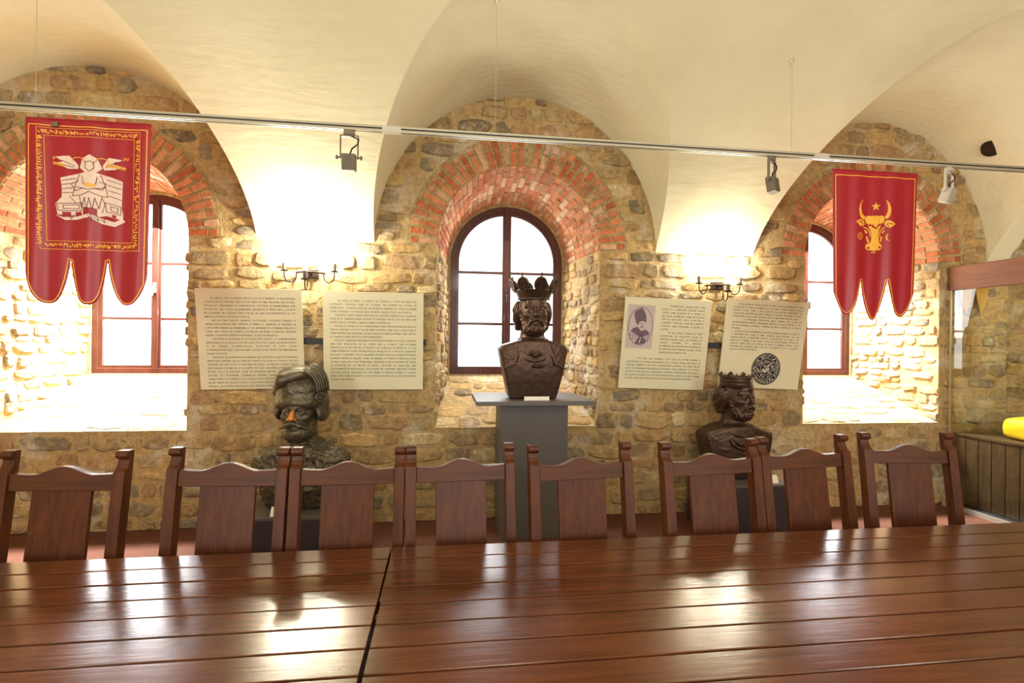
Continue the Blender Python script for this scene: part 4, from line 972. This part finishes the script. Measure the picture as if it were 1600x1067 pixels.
# ------------------------------------------------------------------ hanging rail, hooks, wires
RY, RZ = -1.20, 2.976
t = empty('lighting_track', (0.9, RY, RZ)); tag(t, 'long aluminium lighting track hung across the room on thin wires', 'lighting track')
mb = MB(); a, b = -3.6 - 0.9, 5.0 - 0.9
mb.box(a, b, -0.018, 0.018, 0.006, 0.020); mb.box(a, b, -0.018, -0.008, -0.020, -0.004); mb.box(a, b, 0.008, 0.018, -0.020, 0.006); mb.build('track_profile', alu, t, bevel=0.001)
mb = MB(); mb.box(a, b, -0.0165, 0.008, -0.004, 0.006); mb.build('track_groove', alu_d, t)
for x in (-0.35, 2.72):
    mb = MB(); mb.box(x - 0.9 - 0.06, x - 0.9 + 0.06, -0.0195, 0.0195, -0.021, 0.0215); mb.build('track_joint', spot_w, t, bevel=0.002)
def vault_z(x, y):
    d = -y; z = SPR + hb(d)
    for xc in XC:
        q = (x - xc) / (LR + LM * d)
        if abs(q) < 1: z = max(z, SPR + (LC + LK * d) * sqrt(1 - q * q))
    return z
for x in (-2.45, 0.33, 2.49):
    zc = vault_z(x, RY)
    mb = MB(); mb.tube([(x - 0.9, 0, 0.02), (x - 0.9, 0, zc - RZ)], 0.0016, 6); mb.build('suspension_wire', alu, t)
    mb = MB(); mb.lathe([(0.001, 0.0), (0.014, -0.002), (0.014, -0.012), (0.004, -0.03), (0.001, -0.03)], 12, Matrix.Translation((x - 0.9, 0, zc - RZ + 0.004))); mb.build('ceiling_hook', alu, t)

# ------------------------------------------------------------------ spotlights
def spotlight(x, label, tilt, rz, mat):
    t = empty('spotlight', (x, RY, RZ - 0.021), rz); tag(t, label, 'spotlight', None)
    mb = MB(); mb.box(-0.035, 0.035, -0.018, 0.018, -0.03, 0.0); mb.build('track_adapter', mat, t, bevel=0.003)
    mb = MB(); mb.box(-0.055, 0.055, -0.010, 0.010, -0.040, -0.030)
    for s_ in (-1, 1): mb.box(s_ * 0.055 - 0.004, s_ * 0.055 + 0.004, -0.009, 0.009, -0.185, -0.030)
    mb.build('bracket', mat, t, bevel=0.001)
    R_ = Matrix.Translation((0, 0, -0.175)) @ Matrix.Rotation(tilt, 4, 'X')
    h = MB(); h.box(-0.044, 0.044, -0.028, 0.028, -0.085, 0.020, R_); hd = h.build('lamp_head', mat, t, bevel=0.003)
    h = MB()
    for k in range(8): x_ = -0.038 + k * 0.0108; h.box(x_ - 0.002, x_ + 0.002, -0.036, -0.028, -0.08, 0.015, R_)
    h.build('cooling_fins', mat, hd)
    h = MB(); h.box(-0.038, 0.038, -0.026, 0.026, -0.0895, -0.085, R_); h.build('lamp_lens', paper, hd)
    for s_ in (-1, 1):
        h = MB(); h.tube([(s_ * 0.05, 0, -0.175), (s_ * 0.072, 0, -0.175)], 0.006, 8); h.tube([(s_ * 0.072, 0, -0.175), (s_ * 0.082, 0, -0.175)], 0.014, 10); h.build('knob', mat, t)
    h = MB(); h.tube([(0.0, 0.0, -0.03), (0.03, -0.01, -0.045), (0.062, -0.012, -0.06), (0.055, -0.01, -0.09), (0.018, 0.0, -0.115), (0.004, 0.0, -0.155)], 0.005, 8); h.build('cable', iron, t, smooth=True)
def railx(px):
    d = fw + rt * ((px - 800) / F) - up * ((215 + 0.0625 * (px - 800) - 533.5) / F); k = (RY + DIST) / d.y; return d.x * k
spotlight(railx(546), 'small grey spotlight on the track, above the left wall lamp', 0.05, 0.0, spot_m)
spotlight(railx(1206), 'grey spotlight turned sideways on the track, above the right wall lamp', -0.15, radians(35), spot_m)
spotlight(railx(1483), 'pale spotlight on the track at right, before the stone arch', 0.35, radians(20), spot_w)

# ------------------------------------------------------------------ wall lamps
def sconce(x, z, label, power):
    t = empty('wall_lamp', (x, -0.004, z)); tag(t, label, 'wall lamp', None)
    mb = MB(); mb.box(-0.06, 0.06, -0.028, 0.0, -0.035, 0.035); mb.tube([(0, -0.02, 0.0), (0, -0.10, 0.0)], 0.012, 10)
    mb.build('wall_plate', iron, t, bevel=0.003)
    mb = MB()
    n = 20; mb.tube([(0.115 * cos(pi * k / n), -0.02 - 0.115 * sin(pi * k / n), 0.0) for k in range(n + 1)], 0.009, 8); mb.build('half_ring', iron, t, smooth=True)
    for ax, ay in ((-1, -0.25), (0, -1), (1, -0.25)):
        l = hypot(ax, ay); ux, uy = ax / l, ay / l; dz = 0.085 if ax == 0 else 0.0
        c0 = Vector((0.115 * ux, -0.02 + 0.115 * uy, -dz)); rr = 0.048 if ax else 0.04
        pts = [c0 + Vector((0, 0, 0.03 + dz)), c0]
        for k in range(1, 12):
            a = pi * k / 12; pts.append(c0 + Vector((ux, uy, 0)) * (rr - rr * cos(a)) + Vector((0, 0, -rr * 1.25 * sin(a) - 0.02)))
        e = c0 + Vector((ux, uy, 0)) * 2 * rr; pts += [e + Vector((0, 0, -0.01)), e + Vector((0, 0, 0.012))]
        mb = MB(); mb.tube(pts, 0.0052, 8); arm = mb.build('arm', iron, t, smooth=True)
        mb = MB(); mb.lathe([(0.006, 0.008), (0.030, 0.010), (0.034, 0.018), (0.028, 0.016), (0.012, 0.016)], 16, Matrix.Translation(e)); mb.build('drip_cup', iron, arm)
        mb = MB(); mb.lathe([(0.016, 0.016), (0.016, 0.082), (0.012, 0.085)], 14, Matrix.Translation(e)); mb.build('candle_sleeve', candle_m, arm)
        mb = MB(); mb.lathe([(0.006, 0.078), (0.013, 0.092), (0.015, 0.105), (0.010, 0.128), (0.003, 0.148), (0.0005, 0.152)], 14, Matrix.Translation(e)); mb.build('bulb', bulb_m, arm, smooth=True)
        point('lamp_light', (x + e.x, -0.004 + e.y, z + 0.20), power, (1.0, 0.97, 0.80), 0.03)
sconce(-1.136, 2.165, 'three-armed iron wall lamp glaring between the left and middle windows', 26)
sconce(2.576, 2.150, 'three-armed iron wall lamp between the middle and right windows', 12)

# ------------------------------------------------------------------ banners
def make_cloth(X0_, X1_, ztop, h, seed, notches, tips, exp_, amp, dirs=1):
    wd = X1_ - X0_
    def fold(u, v):
        r = amp * (0.5 + 0.7 * v / h)
        return r * (sin(2 * pi * (u * 2.3 + seed)) * 0.7 + 0.5 * sin(2 * pi * (u * 4.7 + seed * 2.1) + 1.4 * v) ) + 0.010 * sin(pi * u) * v
    def bottom(u):
        for (u0, u1, zt, zn0, zn1) in tips:
            if u0 <= u <= u1:
                c = (u0 + u1) / 2; s_ = (u - c) / ((u1 - u0) / 2); zn = zn0 if s_ < 0 else zn1
                return zn + (zt - zn) * max(0, 1 - abs(s_) ** exp_[0]) ** exp_[1]
        return h
    def nar(u, v): return u
    def pos(u, v, off=0.0):
        q = max(0, v / h); x = (u - 0.5) * (1 - 0.05 * q)
        return (x * wd, fold(u, v) - off, -v)
    return fold, bottom, pos, wd
def banner(name, label, X0_, X1_, ztop, h, seed, tips, exp_, amp):
    t = empty(name, ((X0_ + X1_) / 2, RY, ztop)); tag(t, label, 'banner', None)
    fold, bottom, pos, wd = make_cloth(X0_, X1_, ztop, h, seed, None, tips, exp_, amp)
    NU, NV = 180, 60; vs = []; us = [k / NU for k in range(NU + 1)]
    for j in range(NV + 1):
        for u in us: vs.append(pos(u, bottom(u) * j / NV))
    fs = [(j * (NU + 1) + k, j * (NU + 1) + k + 1, (j + 1) * (NU + 1) + k + 1, (j + 1) * (NU + 1) + k) for j in range(NV) for k in range(NU)]
    me = bpy.data.meshes.new('cloth'); me.from_pydata(vs, [], [f[::-1] for f in fs]); me.materials.append(red_m)
    me.polygons.foreach_set('use_smooth', [True] * len(me.polygons)); o = bpy.data.objects.new('cloth', me); S.collection.objects.link(o); o.parent = t
    so = o.modifiers.new('thickness', 'SOLIDIFY'); so.thickness = 0.0025; so.offset = 1
    # gold border line
    def band(pts, w_, off=0.004, mat=gold_m, nm='gold_piping'):
        mb = MB(); L = []; Rr = []
        for i, (u, v) in enumerate(pts):
            a = pts[max(i - 1, 0)]; b = pts[min(i + 1, len(pts) - 1)]; du, dv = (b[0] - a[0]) * wd, b[1] - a[1]; l = hypot(du, dv) or 1e-6
            nu, nv = -dv / l * w_ / 2 / wd, du / l * w_ / 2
            L.append(pos(u + nu, v + nv, off)); Rr.append(pos(u - nu, v - nv, off))
        n = len(pts); mb.add(L + Rr, [(i, i + 1, n + i + 1, n + i) for i in range(n - 1)]); return mb.build(nm, mat, o)
    m = 0.028
    path = [(m, 0.04 + (bottom(m) - 0.03 - 0.04) * k / 40) for k in range(41)]
    K = 260; low = []
    for k in range(K + 1):
        u = m + (1 - 2 * m) * k / K; low.append((u, bottom(u)))
    inn = []
    for i, (u, v) in enumerate(low):
        a = low[max(i - 1, 0)]; b = low[min(i + 1, K)]; du, dv = (b[0] - a[0]) * wd, b[1] - a[1]; l = hypot(du, dv) or 1e-6
        inn.append((min(1 - m, max(m, u + dv / l * 0.012 / wd)), v - du / l * 0.012 - (0.004 if du / l < 0.3 else 0)))
    # keep points off the notch tips
    inn2 = [q for q in inn if q[1] < bottom(q[0]) - 0.006]
    path += inn2 + [(1 - m, 0.04 + (bottom(1 - m) - 0.03 - 0.04) * (1 - k / 40)) for k in range(41)] + [(1 - m - (1 - 2 * m) * k / 40, 0.04) for k in range(41)]
    band(path, 0.006)
    mb = MB(); mb.tube([(-wd / 2, fold(0, 0) + 0.006, 0.0), (wd / 2, fold(1, 0) + 0.006, 0.0)], 0.007, 8); mb.build('hanging_rod', red_m, t)
    for s_ in (-0.42, 0.42):
        mb = MB(); mb.tube([(s_ * wd, 0.0, 0.0), (s_ * wd, 0.0, RZ - 0.021 - ztop)], 0.0012, 6); mb.build('cord', alu, t)
    return t, o, pos, wd, bottom
h_ = 1.105
tR = [(0.0, 0.335, 1.065, 0.90, 0.80), (0.335, 0.655, 1.105, 0.80, 0.80), (0.655, 1.0, 1.075, 0.80, 0.90)]
bR, cR, posR, wR, botR = banner('hanging_banner', 'red banner with a golden bull head, star, rosette and crescent', 2.826, 3.519, 2.893, h_, 0.15, tR, (2.0, 0.95), 0.010)
tL = [(0.0, 0.345, 1.115, 0.93, 0.83), (0.345, 0.655, 1.118, 0.83, 0.83), (0.655, 1.0, 1.12, 0.83, 0.93)]
bL, cL, posL, wL, botL = banner('hanging_banner', 'red banner with a gold lettered border and a white enthroned figure', -2.504, -1.804, 2.915, h_, 0.62, tL, (2.6, 0.78), 0.011)
# bull head emblem: outline points read off as (x, y) of a 1200 px drawing
def zmap(p): return ((p[0] - 158 + (p[1] - 160) * 0.02) / 870.0, (p[1] - 165 - (p[0] - 150) * 0.052) * 0.000712)
def emb(parent, pos, polys, mat, off, nm):
    P = [[zmap(p) for p in pl] for pl in polys]
    return poly2(parent, nm, [[(u, v) for u, v in pl] for pl in P], mat, off, maxe=0.03, post=lambda u, v, d: pos(u, v, d))
def mir(pl, c=575): return [(2 * c - x, y) for x, y in pl][::-1]
hornL = [(478, 472), (452, 486), (428, 512), (412, 545), (405, 590), (410, 635), (424, 665), (446, 686), (466, 684), (488, 656), (466, 648), (448, 632), (436, 605), (430, 570), (432, 535), (444, 505), (462, 485)]
hornR = [(697, 484), (716, 500), (732, 530), (742, 570), (742, 615), (732, 650), (716, 674), (698, 684), (680, 662), (696, 645), (708, 620), (714, 585), (714, 548), (706, 512)]
hair = [(478, 700), (474, 684), (486, 662), (500, 650), (520, 645), (540, 652), (560, 646), (582, 652), (604, 646), (628, 652), (650, 645), (668, 652), (678, 668), (684, 690), (674, 712), (668, 738), (654, 716), (646, 742), (632, 722), (622, 744), (610, 734), (602, 776), (588, 758), (578, 770), (562, 736), (548, 748), (534, 728), (518, 748), (508, 722), (496, 736), (486, 708)]
facep = [(512, 752), (530, 758), (545, 756), (560, 772), (580, 782), (604, 786), (616, 760), (632, 752), (650, 752), (632, 778), (622, 815), (620, 860), (624, 905), (632, 934), (648, 946), (656, 968), (650, 992), (632, 1008), (606, 1006), (580, 1014), (552, 1014), (526, 1006), (500, 1004), (484, 988), (482, 962), (494, 942), (520, 936), (536, 918), (544, 880), (542, 830), (532, 790)]
earL = [(372, 714), (392, 694), (420, 686), (448, 690), (470, 708), (474, 740), (456, 752), (430, 760), (408, 752), (398, 730)]
earR = [(790, 742), (766, 722), (736, 702), (706, 696), (684, 712), (680, 746), (700, 766), (728, 776), (752, 768), (770, 750)]
brL = stroke([(456, 772), (486, 772), (514, 790), (530, 820), (534, 862)], 10) ; eyeL = [(466, 792), (490, 798), (508, 818), (500, 834), (480, 824)]
brR = stroke([(684, 772), (662, 780), (644, 800), (634, 830), (632, 868)], 9); eyeR = [(682, 796), (664, 806), (652, 826), (660, 834), (676, 820)]
barL = [(486, 862), (506, 862), (524, 926), (506, 928)]; barR = [(644, 866), (662, 866), (648, 922), (634, 918)]
star = []
for k in range(10):
    r = 50 if k % 2 == 0 else 20; a = -pi / 2 + pi * k / 5; star.append((591 + r * cos(a), 553 + r * sin(a)))
ros = []
for k in range(8): a = 2 * pi * k / 8 + 0.3; ros.append([(418 + 34 * cos(a + u) * s_, 858 + 42 * sin(a + u) * s_) for u, s_ in ((-0.22, 0.75), (0, 0.42), (0.22, 0.75), (0.12, 1.0), (-0.12, 1.0))])
ros.append([(418 + 8 * cos(2 * pi * k / 8), 858 + 8 * sin(2 * pi * k / 8)) for k in range(8)])
cres = [(716, 836), (698, 848), (690, 876), (698, 902), (726, 918), (710, 898), (704, 876), (708, 854)]
chin = stroke([(540, 1028), (555, 1036), (572, 1037), (590, 1030)], 5) + [[(556, 1020), (580, 1020), (574, 1028), (562, 1028)]]
e = emb(cR, posR, [hornL, hornR, hair, facep, earL, earR, eyeL, eyeR, barL, barR] + brL + brR + chin, gold_m, 0.0045, 'bull_head_emblem')
emb(cR, posR, [star], gold_m, 0.0045, 'star_emblem'); emb(cR, posR, ros, gold_m, 0.0045, 'rosette_emblem'); emb(cR, posR, [cres], gold_m, 0.0045, 'crescent_emblem')
emb(e, posR, [[(512 + 12 * cos(a), 982 + 12 * sin(a)) for a in [2 * pi * k / 10 for k in range(10)]], [(630 + 12 * cos(a), 978 + 12 * sin(a)) for a in [2 * pi * k / 10 for k in range(10)]]] + stroke([(398, 712), (430, 706), (446, 722), (440, 744)], 8) + stroke([(762, 742), (720, 728), (700, 738), (716, 756)], 7), red_m, 0.0075, 'nostrils_and_ears')

# plain enthroned figure, gold lettered border on the left banner
rg = random.Random(5); gl = []
def scrib(u0, u1, v0, v1, n, vert):
    for k in range(n):
        a = (k + 0.5) / n
        cu_, cv = (u0 + (u1 - u0) * a, (v0 + v1) / 2) if not vert else ((u0 + u1) / 2, v0 + (v1 - v0) * a)
        hw_, hh_ = (abs(u1 - u0) / n * 0.42, abs(v1 - v0) * 0.42) if not vert else (abs(u1 - u0) * 0.42, abs(v1 - v0) / n * 0.42)
        pts = [(cu_ + rg.uniform(-hw_, hw_), cv + rg.uniform(-hh_, hh_)) for _ in range(4)]
        gl.extend(strokeuv(pts, 0.0048))
def strokeuv(pts, wd_):
    s_ = stroke([(u * wL, v) for u, v in pts], wd_); return [[(x / wL, v) for x, v in q] for q in s_]
scrib(0.10, 0.90, 0.062, 0.092, 46, False); scrib(0.14, 0.90, 0.745, 0.775, 46, False); scrib(0.085, 0.135, 0.10, 0.76, 42, True); scrib(0.875, 0.925, 0.10, 0.76, 42, True)
def lay(nm, polys, mat, off): return poly2(cL, nm, polys, mat, off, maxe=0.03, post=lambda u, v, d: posL(u, v, d))
lay('gold_border_lettering', gl, gold_m, 0.0045)
fr = []
for q in ([(0.09, 0.055), (0.915, 0.055), (0.935, 0.785), (0.115, 0.785), (0.09, 0.055)], [(0.145, 0.10), (0.865, 0.10), (0.875, 0.735), (0.16, 0.735), (0.145, 0.10)]):
    pts = []
    for a, b in zip(q, q[1:]): pts += [(a[0] + (b[0] - a[0]) * k / 20, a[1] + (b[1] - a[1]) * k / 20) for k in range(20)]
    fr += strokeuv(pts + [q[0]], 0.003)
lay('gold_border_lines', fr, gold_m, 0.0045)
# drawing in local units: x 0..1 across the picture, y 0..1 down
G = lambda pl: [(0.21 + 0.60 * x, 0.205 + 0.41 * y) for x, y in pl]
white = [[(0.10, 0.36), (0.30, 0.30), (0.42, 0.27), (0.60, 0.27), (0.78, 0.32), (0.94, 0.38), (0.93, 0.80), (0.95, 0.86), (0.95, 0.96), (0.72, 0.90), (0.60, 0.92), (0.60, 0.80), (0.42, 0.78), (0.42, 0.92), (0.06, 0.90), (0.03, 0.74), (0.12, 0.64), (0.12, 0.50)],
         [(0.36, 0.20), (0.40, 0.06), (0.50, 0.0), (0.60, 0.06), (0.66, 0.20), (0.58, 0.27), (0.44, 0.27)],
         [(0.02, 0.05), (0.22, 0.03), (0.34, 0.16), (0.34, 0.22), (0.20, 0.22), (0.02, 0.14), (0.14, 0.12)], [(0.94, 0.06), (0.74, 0.03), (0.66, 0.16), (0.68, 0.22), (0.84, 0.21), (0.92, 0.16), (0.80, 0.12)],
         [(0.02, 0.90), (0.16, 0.98), (0.34, 0.97), (0.50, 0.93), (0.66, 1.02), (0.84, 1.06), (0.98, 0.98), (0.94, 0.93), (0.84, 0.99), (0.66, 0.94), (0.50, 0.88), (0.34, 0.92), (0.14, 0.94)]]
lay('white_figure_print', [G(w_) for w_ in white], cream_m, 0.0045)
ln = []
def L_(pts, w_=0.0035): ln.extend(strokeuv(G(pts), w_))
for pts in ([(0.40, 0.06), (0.44, 0.12), (0.50, 0.10), (0.56, 0.12), (0.60, 0.07)], [(0.45, 0.12), (0.44, 0.20), (0.50, 0.25), (0.56, 0.20), (0.55, 0.12)], [(0.36, 0.30), (0.30, 0.45), (0.26, 0.62), (0.40, 0.60), (0.50, 0.55), (0.62, 0.60), (0.74, 0.62), (0.70, 0.45), (0.64, 0.30)],
            [(0.40, 0.33), (0.42, 0.44), (0.58, 0.44), (0.60, 0.33)], [(0.36, 0.62), (0.40, 0.80), (0.44, 0.64), (0.47, 0.82), (0.50, 0.64), (0.54, 0.82), (0.57, 0.64), (0.62, 0.80), (0.66, 0.62)], [(0.12, 0.40), (0.30, 0.36)], [(0.12, 0.46), (0.28, 0.43)], [(0.13, 0.52), (0.27, 0.50)], [(0.12, 0.58), (0.26, 0.57)],
            [(0.72, 0.36), (0.92, 0.42)], [(0.74, 0.44), (0.93, 0.50)], [(0.75, 0.52), (0.92, 0.57)], [(0.76, 0.60), (0.93, 0.66)], [(0.05, 0.74), (0.40, 0.72), (0.40, 0.84), (0.07, 0.84), (0.05, 0.74)], [(0.14, 0.76), (0.36, 0.75), (0.36, 0.81), (0.14, 0.81), (0.14, 0.76)],
            [(0.70, 0.70), (0.92, 0.76), (0.92, 0.88), (0.72, 0.84), (0.70, 0.70)], [(0.78, 0.76), (0.88, 0.78), (0.88, 0.85), (0.79, 0.82), (0.78, 0.76)], [(0.12, 0.10), (0.30, 0.18)], [(0.10, 0.16), (0.28, 0.20)], [(0.86, 0.09), (0.70, 0.18)], [(0.30, 0.48), (0.48, 0.52), (0.70, 0.48)], [(0.22, 0.62), (0.30, 0.72)], [(0.66, 0.64), (0.70, 0.72), (0.66, 0.86)],
            [(0.48, 0.90), (0.54, 0.96), (0.52, 0.88)], [(0.56, 0.92), (0.62, 0.98), (0.60, 0.90)], [(0.64, 0.95), (0.70, 1.0), (0.68, 0.93)], [(0.20, 0.90), (0.24, 0.96), (0.28, 0.90)], [(0.34, 0.40), (0.24, 0.44), (0.30, 0.54), (0.42, 0.50)], [(0.62, 0.40), (0.72, 0.42), (0.66, 0.52), (0.56, 0.50)]): L_(pts)
lay('dark_figure_lines', ln, plum_m, 0.0068)
lay('red_gaps', [G([(0.12, 0.86), (0.24, 0.86), (0.24, 0.92), (0.14, 0.91)]), G([(0.30, 0.86), (0.40, 0.86), (0.40, 0.91), (0.31, 0.92)]), G([(0.46, 0.82), (0.58, 0.82), (0.58, 0.87), (0.46, 0.86)]), G([(0.80, 0.88), (0.86, 0.89), (0.86, 0.93), (0.81, 0.92)])], red_m, 0.0068)
gl = []
for k in range(7): c = (0.215 + 0.014 * k, 0.265 + 0.002 * k); gl.extend(strokeuv([(c[0], c[1] - 0.009), (c[0] + 0.004, c[1] + 0.009), (c[0] + 0.010, c[1] - 0.006)], 0.004))
for k in range(11): c = (0.64 + 0.015 * k, 0.262 + 0.002 * k); gl.extend(strokeuv([(c[0], c[1] - 0.010), (c[0] + 0.003, c[1] + 0.010), (c[0] + 0.011, c[1] - 0.004)], 0.0045))
for c in ((0.22, 0.235), (0.79, 0.225), (0.815, 0.225)): gl.extend(strokeuv([(c[0] - 0.008, c[1] - 0.008), (c[0], c[1] + 0.008), (c[0] + 0.01, c[1] - 0.008)], 0.004))
for c in (G([(0.34, 0.10)])[0], G([(0.66, 0.10)])[0]): gl.extend(strokeuv([(c[0] + 0.05 * cos(a), c[1] + 0.02 * sin(a)) for a in [pi + pi * k / 8 for k in range(9)]], 0.005))
gl.append(G([(0.44, 0.42), (0.58, 0.44), (0.57, 0.49), (0.44, 0.47)]))
lay('gold_details', gl, gold_m, 0.0075)
mb = MB(); p_ = posL(0.235, 0.035, 0.012); mb.box(p_[0] - 0.018, p_[0] + 0.018, p_[1] - 0.01, p_[1] + 0.006, p_[2] - 0.014, p_[2] + 0.014); mb.build('grey_clip', spot_m, bL, bevel=0.004)

# ------------------------------------------------------------------ showcase at the right
CX = 5.12
t = empty('showcase', (CX, -1.53, 0)); tag(t, 'glass-fronted showcase with a plank-sided wooden platform at the right edge', 'showcase')
mb = MB(); y = -0.03; k = 0
while y > -2.6:
    mb.box(0.0, 0.02, y + 1.5 - 0.118, y + 1.5 - 0.004, 0.04, 0.712); y -= 0.122
mb.build('plank_side', casew, t, bevel=0.003)
mb = MB(); mb.box(0.012, 0.61, -1.15, 1.47, 0.04, 0.712); mb.build('platform_body', dark_m, t)
mb = MB(); y = -0.03
while y > -2.6:
    mb.box(-0.012, 0.615, y + 1.5 - 0.119, y + 1.5 - 0.003, 0.712, 0.736); y -= 0.122
mb.build('platform_top', casew, t, bevel=0.002)
mb = MB(); mb.box(-0.125, 0.0, -1.15, 1.47, 0.0, 0.04); mb.build('plinth', black_m, t)
mb = MB(); mb.box(-0.130, -0.118, -1.15, 1.47, 0.0, 0.046); mb.build('plinth_edge', alu, t)
mb = MB(); mb.box(-0.030, -0.022, -1.15, 1.49, 0.046, 2.165); gp = mb.build('glass_pane', glass_m, t)
mb = MB(); mb.box(-0.034, -0.018, 1.486, 1.495, 0.046, 2.165); mb.build('glass_edge', alu, t)
mb = MB(); mb.box(-0.05, 0.02, -1.15, 1.49, 2.163, 2.40); mb.build('beam', beamw, t, bevel=0.004)
# yellow bundle on the platform
bm = bmesh.new(); bmesh.ops.create_cube(bm, size=1); bmesh.ops.subdivide_edges(bm, edges=bm.edges[:], cuts=6, use_grid_fill=True)
for v in bm.verts:
    x, y, z = v.co; r = (abs(2 * x) ** 5 + abs(2 * y) ** 5 + abs(2 * z) ** 5) ** (1 / 5.0); v.co = v.co / max(r, 1e-3) * 1.0
    v.co.x *= 0.34 * (1 + 0.03 * sin(9 * z + 5 * y)); v.co.y *= 0.46 * (1 + 0.02 * sin(12 * z)); v.co.z *= 0.205 * (1 + 0.06 * sin(7 * x + 3 * y)); v.co += v.normal * 0.0
me = bpy.data.meshes.new('yellow_bundle'); bm.to_mesh(me); bm.free(); me.materials.append(yellow_m); me.polygons.foreach_set('use_smooth', [True] * len(me.polygons))
o = bpy.data.objects.new('folded_cloth', me); S.collection.objects.link(o); o.location = (5.42, -0.60, 0.736 + 0.101); tag(o, 'folded bright yellow cloth lying on the showcase platform', 'cloth')
# ochre pennant with pointed tails inside
bm = bmesh.new(); NUa, NVa = 60, 16; grid = []
def tail(u): u3 = (u * 2) % 1.0; return 0.14 + 0.34 * (1 - abs(2 * u3 - 1)) ** 0.85
for j in range(NVa + 1): grid.append([bm.verts.new((0.36 * (k / NUa - 0.5), 0.006 * sin(12 * k / NUa), -tail(k / NUa) * j / NVa)) for k in range(NUa + 1)])
for j in range(NVa):
    for k in range(NUa): bm.faces.new((grid[j][k], grid[j + 1][k], grid[j + 1][k + 1], grid[j][k + 1]))
me = bpy.data.meshes.new('pennant'); bm.to_mesh(me); bm.free(); me.materials.append(ochre_m)
o = bpy.data.objects.new('pennant', me); S.collection.objects.link(o); o.location = (5.34, -0.06, 2.40); tag(o, 'ochre pennant with two pointed tails behind the showcase glass', 'pennant')
so = o.modifiers.new('t', 'SOLIDIFY'); so.thickness = 0.003

# vent pipe mouth in the vault at the right
d = fw + rt * ((1550 - 800) / F) - up * ((231 - 533.5) / F); P = Vector((0, -DIST, EYE)); k = 1.0
while k < 12:
    Q = P + d * k
    if Q.z > vault_z(Q.x, Q.y) or Q.y > 0: break
    k += 0.004
mb = MB(); T = Matrix.Translation(Q) @ (Vector((-0.75, -0.75, -1.0))).to_track_quat('Z', 'Y').to_matrix().to_4x4()
mb.lathe([(0.070, -0.08), (0.080, -0.08), (0.082, 0.012), (0.070, 0.012)], 24, T); v = mb.build('vent_pipe', iron, smooth=True); tag(v, 'short dark vent pipe mouth in the plaster vault at upper right', 'vent pipe')
mb = MB(); mb.lathe([(0.001, 0.0), (0.071, 0.0), (0.071, 0.002), (0.001, 0.002)], 24, T); mb.build('pipe_inside', dark_m, v)
